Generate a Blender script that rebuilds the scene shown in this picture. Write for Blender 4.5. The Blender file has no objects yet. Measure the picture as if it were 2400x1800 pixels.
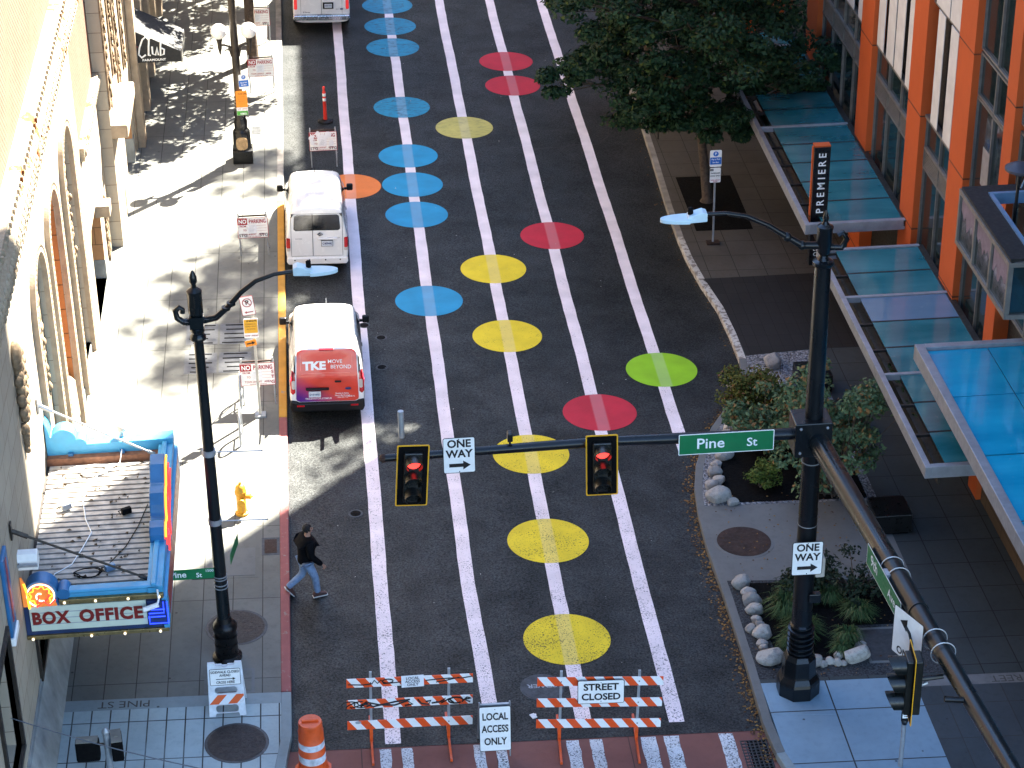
import bpy, bmesh, math, random
from math import sin, cos, pi, radians
from mathutils import Vector, Matrix, noise
random.seed(7)
D = bpy.data
scene = bpy.context.scene
col = scene.collection

# ------------------------------------------------------------------ camera
CAM = Vector((0, 0, 27.0))
PITCH, YAW, ROLL, FOC = 0.504786352, 0.0876295157, -0.0153759981, 5233.91534
FWD = Vector((sin(YAW)*cos(PITCH), cos(YAW)*cos(PITCH), -sin(PITCH)))
RGT0 = Vector((cos(YAW), -sin(YAW), 0))
UP0 = RGT0.cross(FWD)
RGT = cos(ROLL)*RGT0 + sin(ROLL)*UP0
UPV = -sin(ROLL)*RGT0 + cos(ROLL)*UP0
cam = D.objects.new('camera', D.cameras.new('camera'))
col.objects.link(cam)
cam.matrix_world = Matrix(((RGT.x, UPV.x, -FWD.x, CAM.x), (RGT.y, UPV.y, -FWD.y, CAM.y),
                           (RGT.z, UPV.z, -FWD.z, CAM.z), (0, 0, 0, 1)))
cam.data.sensor_width = 36
cam.data.lens = FOC*36/2400
cam.data.clip_start = 0.5
cam.data.clip_end = 2000
scene.camera = cam

# ------------------------------------------------------------------ light
SUN_AZ, SUN_EL = radians(40.4), radians(45.7)      # azimuth from +Y towards +X
world = D.worlds.new('World')
scene.world = world
world.use_nodes = True
bg = world.node_tree.nodes['Background']
sky = world.node_tree.nodes.new('ShaderNodeTexSky')
sky.sky_type = 'NISHITA'
sky.sun_disc = False
sky.sun_elevation = SUN_EL
sky.sun_rotation = SUN_AZ
sky.dust_density = 0.3
sky.ozone_density = 3.0
world.node_tree.links.new(sky.outputs[0], bg.inputs[0])
bg.inputs[1].default_value = 0.075
sl = D.lights.new('sun', 'SUN')
sl.energy = 5.0
sl.angle = radians(0.53)
sl.color = (1.0, 0.93, 0.80)
sun = D.objects.new('sun', sl)
col.objects.link(sun)
sd = Vector((sin(SUN_AZ)*cos(SUN_EL), cos(SUN_AZ)*cos(SUN_EL), sin(SUN_EL)))
sun.rotation_euler = sd.to_track_quat('Z', 'Y').to_euler()
sun.location = (30, 40, 80)
vs = scene.view_settings
vs.view_transform = 'Standard'
vs.look = 'None'
vs.gamma = 1
vs.exposure = 3.5
scene.cycles.max_bounces = 8

# ------------------------------------------------------------------ survey helpers (real ground slope, 3 % down to the right)
def gz(x, h=0.0): return -0.03*x + h
def ray(u, v): return FWD + RGT*((u-1200)/FOC) + UPV*((900-v)/FOC)
def G(u, v, h=0.0):
    d = ray(u, v); t = (h-27.0)/(d.z+0.03*d.x)
    return CAM + d*t
def PL(u, v, ax, val):
    d = ray(u, v); return CAM + d*((val-CAM[ax])/d[ax])
SW = 0.15                                             # pavement height above the road

# ------------------------------------------------------------------ materials
def newmat(name):
    m = D.materials.new(name); m.use_nodes = True
    return m, m.node_tree, m.node_tree.nodes['Principled BSDF']
def N(nt, t, ins=None, **props):
    n = nt.nodes.new('ShaderNode'+t)
    for k, v in props.items(): setattr(n, k, v)
    for k, v in (ins or {}).items():
        if isinstance(v, bpy.types.NodeSocket): nt.links.new(v, n.inputs[k])
        else: n.inputs[k].default_value = v
    return n
def c4(c): return (c[0], c[1], c[2], 1)
def mix(nt, f, a, b, mode='MIX'):
    n = nt.nodes.new('ShaderNodeMix'); n.data_type = 'RGBA'; n.blend_type = mode
    for i, v in ((0, f), (6, a), (7, b)):
        if isinstance(v, bpy.types.NodeSocket): nt.links.new(v, n.inputs[i])
        else: n.inputs[i].default_value = c4(v) if i else v
    return n.outputs[2]
def rng(nt, v, a, b, c=0.0, d=1.0):
    return N(nt, 'MapRange', {0: v, 1: a, 2: b, 3: c, 4: d}).outputs[0]
def mth(nt, op, a, b=0.0, c=0.0):
    return N(nt, 'Math', {0: a, 1: b, 2: c}, operation=op).outputs[0]
def pos(nt): return N(nt, 'NewGeometry').outputs['Position']
def objc(nt): return N(nt, 'TexCoord').outputs['Object']
def noi(nt, vec, sc, det=3.0, ro=0.55): return N(nt, 'TexNoise', {'Vector': vec, 'Scale': sc, 'Detail': det, 'Roughness': ro}).outputs[0]
def bump(nt, h, st=0.3, dist=0.02): return N(nt, 'Bump', {'Height': h, 'Strength': st, 'Distance': dist}).outputs[0]
def setp(nt, p, **kw):
    for k, v in kw.items():
        k = {'col': 'Base Color', 'rough': 'Roughness', 'metal': 'Metallic', 'nor': 'Normal', 'spec': 'Specular IOR Level',
             'em': 'Emission Color', 'es': 'Emission Strength', 'alpha': 'Alpha', 'tr': 'Transmission Weight', 'ior': 'IOR', 'coat': 'Coat Weight'}[k]
        if isinstance(v, bpy.types.NodeSocket): nt.links.new(v, p.inputs[k])
        elif isinstance(v, tuple): p.inputs[k].default_value = c4(v)
        else: p.inputs[k].default_value = v
def M(name, c, rough=0.6, metal=0.0, var=0.18, sc=5.0, bmp=0.0, bsc=40.0, **kw):
    m, nt, p = newmat(name)
    P = pos(nt)
    n1 = noi(nt, P, sc, 4.0)
    lo = tuple(x*(1-var) for x in c); hi = tuple(min(1, x*(1+var)) for x in c)
    setp(nt, p, col=mix(nt, rng(nt, n1, 0.3, 0.7), lo, hi), metal=metal,
         rough=rng(nt, noi(nt, P, sc*3, 2.0), 0.3, 0.7, max(0.02, rough-0.1), min(1, rough+0.1)), **kw)
    if bmp: setp(nt, p, nor=bump(nt, noi(nt, P, bsc, 3.0), bmp))
    return m
def emis(name, c, s):
    m, nt, p = newmat(name); setp(nt, p, col=c, em=c, es=s, rough=0.4); return m
def sepx(nt, v):
    s = N(nt, 'SeparateXYZ', {0: v}); return s.outputs[0], s.outputs[1], s.outputs[2]

def asphalt_color(nt, P):
    c = mix(nt, rng(nt, noi(nt, P, 0.35, 5.0, 0.6), 0.35, 0.65), (0.0042, 0.0066, 0.0072), (0.0120, 0.0135, 0.0135))
    c = mix(nt, rng(nt, noi(nt, P, 2.2, 4.0), 0.56, 0.72, 0, 0.6), c, (0.009, 0.010, 0.012))
    c = mix(nt, rng(nt, noi(nt, P, 26, 2.0), 0.62, 0.74, 0, 0.75), c, (0.075, 0.078, 0.078))
    c = mix(nt, rng(nt, noi(nt, P, 55, 1.0), 0.3, 0.45, 0.55, 0), c, (0.010, 0.010, 0.012))
    warp = N(nt, 'VectorMath', {0: P, 1: N(nt, 'TexNoise', {'Vector': P, 'Scale': 0.9, 'Detail': 4.0}).outputs[1]}, operation='ADD').outputs[0]
    v = N(nt, 'TexVoronoi', {'Vector': warp, 'Scale': 0.22}, feature='DISTANCE_TO_EDGE').outputs[0]
    crack = rng(nt, v, 0.002, 0.006, 0.95, 0)
    crack = mth(nt, 'MULTIPLY', crack, rng(nt, noi(nt, P, 0.4), 0.45, 0.6))
    c = mix(nt, crack, c, (0.006, 0.006, 0.007))
    X, Y, Z = sepx(nt, P)
    c = mix(nt, rng(nt, noi(nt, P, 0.12, 3.0), 0.52, 0.66, 0, 0.5), c, (0.017, 0.0165, 0.015))
    c = mix(nt, rng(nt, noi(nt, N(nt, 'VectorMath', {0: P, 1: (1.6, 0.12, 1.0)}, operation='MULTIPLY').outputs[0], 1.0, 3.0), 0.52, 0.68, 0, 0.45), c, (0.007, 0.0075, 0.008))
    return c
def mk_asphalt():
    m, nt, p = newmat('asphalt'); P = pos(nt)
    sp = mth(nt, 'MULTIPLY', rng(nt, noi(nt, P, 24, 3.0, 0.7), 0.36, 0.64, 0.16, 0.82), rng(nt, noi(nt, P, 0.9, 5.0, 0.65), 0.36, 0.62, 1.15, 0.62))
    p.inputs['Specular Tint'].default_value = (0.90, 0.95, 0.95, 1)
    setp(nt, p, col=asphalt_color(nt, P), rough=0.58, spec=sp, nor=bump(nt, noi(nt, P, 45, 2.0), 0.35, 0.02))
    return m
def paint(name, c, c2=None, band=False, wear0=0.60, tone=0.12, scuff=0.0):
    """road paint over asphalt: worn through in flecks, more so where traffic turns in from the crossing"""
    m, nt, p = newmat(name); P = pos(nt)
    X, Y, Z = sepx(nt, P)
    lo = tuple(x*(1-tone) for x in c); hi = tuple(min(1, x*(1+tone)) for x in c)
    cc = mix(nt, rng(nt, noi(nt, P, 1.6, 5.0), 0.3, 0.7), lo, hi)
    if band:
        ox = sepx(nt, objc(nt))[0]
        bf = rng(nt, mth(nt, 'ABSOLUTE', ox), 0.13, 0.17, 0.15, 0.0)
        cc = mix(nt, bf, cc, (0.75, 0.72, 0.74))
    if scuff:
        v = N(nt, 'VectorMath', {0: P, 1: (1.0, 2.5, 1.0)}, operation='MULTIPLY').outputs[0]
        cc = mix(nt, rng(nt, noi(nt, v, 5.0, 6.0, 0.7), 0.50, 0.66, 0, scuff), cc, (0.03, 0.05, 0.06))
    thr = rng(nt, Y, 34, 62, wear0-0.02, wear0+0.13)
    big = mth(nt, 'MULTIPLY', noi(nt, P, 2.0, 3.0), 0.22)
    fl = mth(nt, 'ADD', mth(nt, 'SUBTRACT', noi(nt, P, 30, 4.0, 0.7), thr), mth(nt, 'SUBTRACT', big, 0.11))
    f = rng(nt, fl, -0.015, 0.03, 0, 0.92)
    setp(nt, p, col=mix(nt, f, cc, asphalt_color(nt, P)), rough=0.7, nor=bump(nt, noi(nt, P, 45, 2.0), 0.35, 0.02))
    return m
def tiles(name, c1, c2, mort, w, h, ms=0.012, off=(0, 0), plane='xy', stag=0.0, stain=0.35, rough=0.8, spots=True, stainc=None, bst=0.35):
    m, nt, p = newmat(name); P = pos(nt); X, Y, Z = sepx(nt, P)
    a, b = {'xy': (X, Y), 'yz': (Y, Z), 'xz': (X, Z)}[plane]
    v = N(nt, 'CombineXYZ', {0: mth(nt, 'ADD', a, off[0]+200*w), 1: mth(nt, 'ADD', b, off[1]+200*h)}).outputs[0]
    br = N(nt, 'TexBrick', {'Vector': v, 'Color1': c4(c1), 'Color2': c4(c2), 'Mortar': c4(mort), 'Scale': 1.0, 'Mortar Size': ms,
                            'Mortar Smooth': 0.1, 'Bias': 0.0, 'Brick Width': w, 'Row Height': h}, offset=stag, squash=1.0)
    c = br.outputs[0]
    dk = stainc or tuple(x*0.45 for x in c1)
    c = mix(nt, rng(nt, noi(nt, P, 0.8, 6.0, 0.65), 0.42, 0.75, 0, stain), c, dk)
    c = mix(nt, rng(nt, noi(nt, P, 7.0, 5.0, 0.7), 0.5, 0.8, 0, stain), c, dk)
    c = mix(nt, rng(nt, noi(nt, P, 0.5, 4.0, 0.6), 0.55, 0.75, 0, 0.3), c, tuple(min(1, x*1.35) for x in c1))
    if spots:
        vo = N(nt, 'TexVoronoi', {'Vector': P, 'Scale': 1.9, 'Randomness': 1.0}).outputs[0]
        c = mix(nt, rng(nt, vo, 0.045, 0.06, 0.75, 0), c, (0.03, 0.03, 0.03))
    setp(nt, p, col=c, rough=rough, spec=0.3, nor=bump(nt, mth(nt, 'SUBTRACT', mth(nt, 'MULTIPLY', noi(nt, P, 30, 3.0), 0.3), br.outputs[1]), bst, 0.02))
    return m
def leafmat(name, a, b, c=None, cf=0.12):
    m, nt, p = newmat(name)
    r = N(nt, 'NewGeometry').outputs['Random Per Island']
    cc = mix(nt, r, a, b)
    if c: cc = mix(nt, mth(nt, 'GREATER_THAN', mth(nt, 'FRACT', mth(nt, 'MULTIPLY', r, 17.31)), 1-cf), cc, c)
    setp(nt, p, col=cc, rough=0.6, spec=0.15)
    return m
def hazardmat(name, ca, cb, per=0.33, slope=0.75, off=0.0):
    m, nt, p = newmat(name); O = objc(nt); X, Y, Z = sepx(nt, O)
    f = mth(nt, 'FRACT', mth(nt, 'DIVIDE', mth(nt, 'ADD', mth(nt, 'ADD', X, mth(nt, 'MULTIPLY', Z, slope)), 40.0+off), per))
    c = mix(nt, mth(nt, 'GREATER_THAN', f, 0.5), ca, cb)
    c = mix(nt, rng(nt, noi(nt, O, 9.0, 5.0, 0.7), 0.58, 0.75, 0, 0.45), c, (0.22, 0.2, 0.19))
    setp(nt, p, col=c, rough=0.45)
    return m

asph = mk_asphalt()
white_paint = paint('stripe_paint', (0.83, 0.735, 0.755), wear0=0.585)
walk_paint = paint('crosswalk_paint', (0.60, 0.62, 0.64), wear0=0.57)
DOTM = {'blue': paint('blue_dot_paint', (0.008, 0.27, 0.50), band=True, wear0=0.68),
        'scuffed blue': paint('scuffed_blue_dot_paint', (0.010, 0.25, 0.42), band=True, wear0=0.62, scuff=0.75),
        'yellow': paint('yellow_dot_paint', (0.76, 0.58, 0.012), band=True, wear0=0.575),
        'pale yellow': paint('pale_yellow_dot_paint', (0.52, 0.46, 0.12), band=True, wear0=0.60, scuff=0.35),
        'red': paint('red_dot_paint', (0.50, 0.010, 0.034), band=True, wear0=0.70),
        'green': paint('green_dot_paint', (0.26, 0.54, 0.005), band=True, wear0=0.70),
        'orange': paint('orange_dot_paint', (0.72, 0.19, 0.035), band=True, wear0=0.68)}
red_asph = tiles('red_crosswalk', (0.19, 0.075, 0.06), (0.21, 0.085, 0.07), (0.08, 0.04, 0.035), 2.6, 9.0, 0.012, stain=0.3, spots=False, rough=0.7)
conc_l = tiles('pavement_concrete', (0.140, 0.142, 0.128), (0.158, 0.160, 0.145), (0.04, 0.038, 0.034), 0.625, 2.85, 0.010, off=(0.02, 0.3), stain=0.4)
conc_near = tiles('pavement_concrete_pale', (0.34, 0.41, 0.42), (0.37, 0.45, 0.46), (0.025, 0.025, 0.025), 0.365, 1.2, 0.014, off=(0.1, 0.5), stain=0.35)  # pale concrete, with skylight blue put into its colour
conc_band = tiles('pavement_band', (0.24, 0.29, 0.30), (0.24, 0.29, 0.30), (0.05, 0.05, 0.05), 40, 40, 0.01, off=(20, 20), stain=0.35)
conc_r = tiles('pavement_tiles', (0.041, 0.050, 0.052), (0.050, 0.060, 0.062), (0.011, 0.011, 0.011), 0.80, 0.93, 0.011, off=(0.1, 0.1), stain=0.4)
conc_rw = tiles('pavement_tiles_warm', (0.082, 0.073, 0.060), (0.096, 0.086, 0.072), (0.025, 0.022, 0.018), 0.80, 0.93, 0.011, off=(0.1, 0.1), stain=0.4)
conc_corner = tiles('corner_concrete', (0.19, 0.29, 0.37), (0.20, 0.30, 0.38), (0.03, 0.03, 0.03), 3.3, 1.62, 0.016, off=(0.5, 0.77), stain=0.3)  # blue of the open sky put into the concrete colour
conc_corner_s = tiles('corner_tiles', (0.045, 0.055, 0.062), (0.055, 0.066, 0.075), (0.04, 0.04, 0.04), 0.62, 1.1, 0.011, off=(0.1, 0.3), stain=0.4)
pavers = tiles('dark_pavers', (0.018, 0.018, 0.018), (0.023, 0.022, 0.022), (0.007, 0.007, 0.007), 0.31, 0.62, 0.008, stain=0.3, spots=False)
padc = tiles('pad_concrete', (0.15, 0.155, 0.15), (0.15, 0.155, 0.15), (0.1, 0.1, 0.1), 30, 30, 0.01, off=(15, 15), stain=0.35)
kerb_c = M('kerb_concrete', (0.27, 0.25, 0.22), 0.85, var=0.3, sc=2.5, bmp=0.3)
def kerbpaint(name, c, chip):
    m, nt, p = newmat(name); P = pos(nt)
    cc = mix(nt, rng(nt, noi(nt, P, 3, 5.0), 0.3, 0.7), tuple(x*0.75 for x in c), c)
    f = rng(nt, noi(nt, P, 6.0, 6.0, 0.7), chip, chip+0.04)
    setp(nt, p, col=mix(nt, f, cc, (0.24, 0.21, 0.18)), rough=0.75); return m
kerb_y = kerbpaint('kerb_yellow', (0.55, 0.27, 0.03), 0.62)
kerb_r = kerbpaint('kerb_red', (0.30, 0.09, 0.085), 0.60)
kerb_w = kerbpaint('kerb_white_chipped', (0.62, 0.60, 0.54), 0.50)
soil = M('soil', (0.005, 0.005, 0.005), 0.95, var=0.5, sc=12, bmp=0.8, bsc=25, spec=0.08)
def mk_gravel():
    m, nt, p = newmat('gravel'); P = pos(nt)
    v = N(nt, 'TexVoronoi', {'Vector': P, 'Scale': 22.0})
    g = N(nt, 'SeparateColor', {0: v.outputs[1]}).outputs[0]
    c = mix(nt, g, (0.05, 0.055, 0.065), (0.34, 0.35, 0.37))
    setp(nt, p, col=c, rough=0.85, nor=bump(nt, mth(nt, 'SUBTRACT', 1.0, v.outputs[0]), 1.0, 0.05)); return m
gravel_m = mk_gravel()
gravel_dk = M('dark_gravel', (0.045, 0.048, 0.052), 0.9, var=0.8, sc=26, bmp=1.0, bsc=30, spec=0.2)
pitmat = M('tree_pit_mulch', (0.006, 0.006, 0.006), 0.95, var=0.5, sc=14, bmp=0.8, bsc=30, spec=0.08)
steel_cover = M('steel_cover', (0.055, 0.058, 0.062), 0.5, 0.6, var=0.3, sc=6)
galv = M('galvanised_steel', (0.34, 0.36, 0.38), 0.45, 0.5, var=0.2)
rusty = M('rusty_iron', (0.034, 0.017, 0.012), 0.75, 0.2, var=0.5, sc=4, bmp=0.4, bsc=60)
brown_iron = M('brown_cast_iron', (0.024, 0.019, 0.018), 0.65, 0.1, var=0.3, sc=6, bmp=0.3, bsc=80)
black_m = M('black_painted_metal', (0.005, 0.0055, 0.006), 0.35, 0.2, var=0.3)
black_gloss = M('black_gloss_metal', (0.005, 0.007, 0.009), 0.28, 0.1, var=0.1, sc=.3, spec=0.4)
dark_green_m = M('dark_green_metal', (0.006, 0.010, 0.012), 0.30, 0.1, var=0.10, sc=.3, spec=0.4)
bronze_m = M('bronze_brown_metal', (0.028, 0.022, 0.017), 0.5, 0.3, var=0.3)
dull_black = M('dull_black', (0.0015, 0.0015, 0.002), 0.7, var=0.2, spec=0.12)
white_m = M('white_sign_face', (0.83, 0.83, 0.80), 0.4, var=0.05, sc=8)
lum_m = M('pale_luminaire', (0.50, 0.66, 0.72), 0.4, var=0.08)
green_sign = M('green_sign_face', (0.002, 0.15, 0.05), 0.4, var=0.08)
blue_sign = M('blue_sign_face', (0.01, 0.13, 0.50), 0.4, var=0.08)
yellow_m = M('yellow_trim', (0.72, 0.36, 0.01), 0.4, var=0.08)
orange_sign = M('orange_sign_face', (0.80, 0.26, 0.01), 0.45, var=0.1)
amber_sign = M('amber_sign_face', (0.72, 0.38, 0.02), 0.45, var=0.1)
red_ink = M('red_ink', (0.34, 0.006, 0.018), 0.5, var=0.1)
black_ink = M('black_ink', (0.0025, 0.0025, 0.003), 0.6, var=0.1)
blue_ink = M('blue_ink', (0.008, 0.025, 0.12), 0.5, var=0.1)
grey_ink = M('grey_ink', (0.30, 0.33, 0.36), 0.5, var=0.1)
white_ink = M('white_ink', (0.82, 0.84, 0.84), 0.4, var=0.03)
faded_ink = M('faded_ink', (0.60, 0.55, 0.60), 0.6, var=0.1)
paper = M('paper', (0.74, 0.75, 0.78), 0.8, var=0.06, sc=14)
orange_pl = M('orange_plastic', (0.66, 0.085, 0.012), 0.42, var=0.16, sc=6)
hazard = hazardmat('orange_white_stripes', (0.78, 0.78, 0.77), (0.74, 0.075, 0.008), .36)
stone = tiles('theatre_stone', (0.40, 0.345, 0.265), (0.36, 0.305, 0.23), (0.14, 0.095, 0.06), 0.9, 0.55, 0.008, plane='yz', stag=0.5, stain=0.22, spots=False)
stone_plain = M('theatre_trim_stone', (0.31, 0.24, 0.165), 0.8, var=0.2, sc=4, bmp=0.4, bsc=25)
stone_warm = tiles('niche_stone', (0.42, 0.20, 0.08), (0.38, 0.18, 0.07), (0.14, 0.07, 0.03), 3, 0.62, 0.012, plane='yz', off=(0, 0.3), stain=0.3, spots=False)
niche_reveal = tiles('niche_reveal_shade', (0.40, 0.17, 0.055), (0.36, 0.15, 0.05), (0.10, 0.05, 0.02), 3, 0.62, 0.014, plane='xz', off=(1.5, 0.3), stain=0.3, spots=False)  # brown shade of the sunless reveal put into the stone colour
stone_jamb = tiles('jamb_shade', (0.42, 0.22, 0.10), (0.38, 0.19, 0.085), (0.14, 0.08, 0.04), 0.42, 0.5, 0.012, plane='xz', stag=0.5, stain=0.3, spots=False)  # indirectly lit brown shade of the jambs put into the stone colour
carved = M('carved_stone', (0.19, 0.13, 0.075), 0.85, var=0.5, sc=7, bmp=1.0, bsc=14)
stucco_blocks = tiles('fluted_stone', (0.34, 0.28, 0.20), (0.30, 0.24, 0.17), (0.05, 0.03, 0.018), 0.24, 0.42, 0.016, plane='yz', stag=0.5, stain=0.15, spots=False)
brick_m = tiles('theatre_brick', (0.105, 0.042, 0.028), (0.14, 0.062, 0.043), (0.24, 0.17, 0.115), 0.21, 0.085, 0.016, plane='yz', stag=0.5, stain=0.25, spots=False)
def mk_moss():
    m, nt, p = newmat('weathered_cornice'); P = pos(nt)
    c = mix(nt, rng(nt, noi(nt, P, 14, 4.0), 0.35, 0.6), (0.30, 0.235, 0.155), (0.36, 0.30, 0.215))
    v = N(nt, 'VectorMath', {0: P, 1: (1, 1, 3.0)}, operation='MULTIPLY').outputs[0]
    c = mix(nt, rng(nt, noi(nt, v, 9, 3.0), 0.66, 0.72, 0, 0.75), c, (0.07, 0.048, 0.018))
    c = mix(nt, rng(nt, noi(nt, P, 1.1, 5.0, 0.7), 0.57, 0.60), c, (0.16, 0.05, 0.005))
    setp(nt, p, col=c, rough=0.85, nor=bump(nt, noi(nt, P, 16, 3.0), 0.8, 0.05)); return m
cornice_m = mk_moss()
plinth_m = M('grey_plinth_stone', (0.24, 0.25, 0.24), 0.8, var=0.3, sc=2, bmp=0.3)
mq_blue = M('marquee_blue', (0.02, 0.13, 0.30), 0.42, var=0.15, sc=3)
mq_blue2 = M('marquee_sky_blue', (0.05, 0.30, 0.52), 0.45, var=0.1, sc=3)
mq_navy = M('marquee_navy', (0.015, 0.035, 0.10), 0.4, var=0.15)
mq_deck = M('weathered_deck', (0.40, 0.37, 0.33), 0.85, var=0.35, sc=4)
mq_gap = M('deck_gap', (0.035, 0.03, 0.028), 0.9, var=0.4)
mq_rust = M('rusty_flashing', (0.20, 0.09, 0.05), 0.8, var=0.5, sc=5)
mq_face = M('marquee_letterboard', (0.58, 0.64, 0.52), 0.4, var=0.06)
mq_letters = M('marquee_red_letters', (0.20, 0.012, 0.008), 0.4, var=0.15)
brass = M('marquee_brass', (0.26, 0.19, 0.08), 0.35, 0.7, var=0.3)
bulb_m = emis('warm_bulb', (1.0, 0.82, 0.5), 0.16)
neon_blue = emis('neon_blue', (0.02, 0.05, 1.0), 0.30)
neon_red = emis('neon_red', (0.9, 0.05, 0.04), 0.14)
neon_yel = emis('neon_yellow', (1.0, 0.50, 0.03), 0.22)
neon_wht = emis('neon_warm_white', (1.0, 0.78, 0.55), 0.28)
neon_or = emis('neon_lit_orange', (0.55, 0.17, 0.03), 0.07)
lamp_red = emis('signal_red_lit', (1.0, 0.04, 0.03), 0.30)
tail_red = M('tail_light_red', (0.45, 0.01, 0.015), 0.15, var=0.15, spec=0.7)
lens_dark = M('dark_signal_lens', (0.004, 0.005, 0.0045), 0.25, var=0.2)
lens_clear = M('clear_lamp_lens', (0.50, 0.46, 0.42), 0.2, var=0.1)
globe_m = M('white_globe_glass', (0.80, 0.78, 0.74), 0.25, var=0.03)
terracotta = tiles('orange_wall_panels', (0.44, 0.076, 0.013), (0.46, 0.083, 0.015), (0.06, 0.02, 0.01), 30, 3.0, 0.02, plane='yz', off=(15, -0.35), stain=0.16, spots=False, rough=0.7)
cream_panel = M('cream_cladding', (0.58, 0.55, 0.50), 0.6, var=0.10, sc=2.5)
mullion = M('grey_mullion', (0.17, 0.155, 0.135), 0.45, 0.3, var=0.2)
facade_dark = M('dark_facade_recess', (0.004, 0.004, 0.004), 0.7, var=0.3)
brown_wall = tiles('brown_base_wall', (0.085, 0.055, 0.03), (0.095, 0.06, 0.034), (0.02, 0.015, 0.01), 1.2, 3, 0.012, plane='yz', stain=0.3, spots=False)
tower_m = M('pale_tower_wall', (0.30, 0.31, 0.31), 0.7, var=0.1)
win_glass = M('window_glass', (0.012, 0.022, 0.024), 0.06, var=0.4, sc=1.4, spec=0.9)
def mk_glass(name, a, b, al, rough=0.06):
    m, nt, p = newmat(name); P = pos(nt)
    v = N(nt, 'VectorMath', {0: P, 1: (0.45, 1.3, 1.0)}, operation='MULTIPLY').outputs[0]
    c = mix(nt, rng(nt, noi(nt, v, 1.3, 4.0), 0.3, 0.7), a, b)
    c = mix(nt, rng(nt, noi(nt, P, 6.0, 5.0, 0.7), 0.62, 0.8, 0, 0.35), c, (0.30, 0.38, 0.40))
    setp(nt, p, col=c, rough=rng(nt, noi(nt, P, 3.0, 3.0), 0.4, 0.7, rough, rough+0.14), alpha=al, spec=0.5); return m
can_glass = mk_glass('canopy_glass_teal', (0.012, 0.13, 0.155), (0.05, 0.22, 0.25), 0.86)  # teal glass, with some sky reflection put into the base colour
can_glass_p = mk_glass('canopy_glass_replaced_pane', (0.11, 0.19, 0.27), (0.13, 0.22, 0.30), 0.95)
can_glass_b = mk_glass('canopy_glass_sky_tint', (0.004, 0.29, 0.48), (0.02, 0.42, 0.62), 0.80)  # sky reflection put into the base colour as bright blue
alu = M('canopy_aluminium', (0.27, 0.28, 0.30), 0.45, 0.3, var=0.15, sc=4)
alu_blue = M('pale_blue_metal', (0.14, 0.25, 0.38), 0.4, 0.2, var=0.12)
bark = M('bark', (0.075, 0.052, 0.036), 0.9, var=0.45, sc=9, bmp=1.0, bsc=18)
leaf_maple = leafmat('maple_leaves', (0.006, 0.020, 0.009), (0.018, 0.045, 0.016), (0.05, 0.065, 0.012), 0.05)
leaf_olive = leafmat('olive_leaves', (0.05, 0.07, 0.015), (0.11, 0.11, 0.02), (0.16, 0.08, 0.03), 0.10)
leaf_serv = leafmat('grey_green_leaves', (0.045, 0.085, 0.04), (0.12, 0.17, 0.08), (0.20, 0.11, 0.04), 0.12)
leaf_box = leafmat('bright_box_leaves', (0.045, 0.075, 0.012), (0.10, 0.13, 0.025))
leaf_dark = leafmat('dark_shrub_leaves', (0.010, 0.018, 0.010), (0.022, 0.035, 0.018))
grass_m = leafmat('sedge_blades', (0.025, 0.055, 0.02), (0.075, 0.12, 0.04), (0.13, 0.12, 0.05), 0.08)
litter_m = leafmat('fallen_leaves', (0.16, 0.08, 0.02), (0.26, 0.15, 0.05), (0.07, 0.035, 0.015), 0.4)
def mk_rock():
    m, nt, p = newmat('granite_boulder'); O = objc(nt)
    r = N(nt, 'ObjectInfo').outputs['Random']
    c = mix(nt, r, (0.24, 0.23, 0.215), (0.42, 0.395, 0.355))
    c = mix(nt, rng(nt, noi(nt, O, 9, 5.0, 0.7), 0.5, 0.7, 0, 0.6), c, (0.12, 0.11, 0.11))
    c = mix(nt, rng(nt, noi(nt, O, 60, 2.0), 0.6, 0.7, 0, 0.5), c, (0.05, 0.05, 0.05))
    setp(nt, p, col=c, rough=0.85, nor=bump(nt, noi(nt, O, 14, 4.0), 0.7, 0.04)); return m
rock_m = mk_rock()
van_white = M('white_van_paint', (0.76, 0.76, 0.75), 0.22, var=0.03, sc=2, coat=0.4)
van_glass = M('dark_car_glass', (0.010, 0.012, 0.014), 0.04, var=0.5, sc=3, spec=0.9)
tyre_m = M('tyre_rubber', (0.004, 0.004, 0.004), 0.85, var=0.2)
hub_m = M('wheel_hub', (0.30, 0.30, 0.31), 0.4, 0.6, var=0.15)
trim_m = M('black_trim', (0.005, 0.005, 0.0055), 0.5, var=0.2, spec=0.3)
chrome = M('chrome_bumper', (0.50, 0.50, 0.50), 0.22, 0.9, var=0.15)
plate_m = M('licence_plate', (0.55, 0.60, 0.66), 0.4, var=0.1, sc=25)
def mk_wrap():
    m, nt, p = newmat('red_purple_wrap'); O = objc(nt); X, Y, Z = sepx(nt, O)
    f = rng(nt, mth(nt, 'ADD', mth(nt, 'MULTIPLY', X, 1.0), mth(nt, 'MULTIPLY', Z, 1.6)), 0.35, 1.25)
    c = mix(nt, f, (0.09, 0.010, 0.20), (0.62, 0.055, 0.030))
    setp(nt, p, col=c, rough=0.3, coat=0.3); return m
wrap_m = mk_wrap()
hyd_m = M('hydrant_yellow', (0.66, 0.30, 0.012), 0.5, var=0.2, sc=12)
tube_or = M('delineator_red_orange', (0.72, 0.035, 0.02), 0.4, var=0.1)
skin_m = M('skin', (0.36, 0.19, 0.13), 0.55, var=0.08, sc=20)
hair_m = M('dark_hair', (0.0025, 0.002, 0.002), 0.6, var=0.3, sc=40, bmp=0.6, bsc=120)
jacket_m = M('black_jacket', (0.0022, 0.0026, 0.004), 0.85, var=0.3, sc=9, bmp=0.4, bsc=30, spec=0.12)
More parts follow.
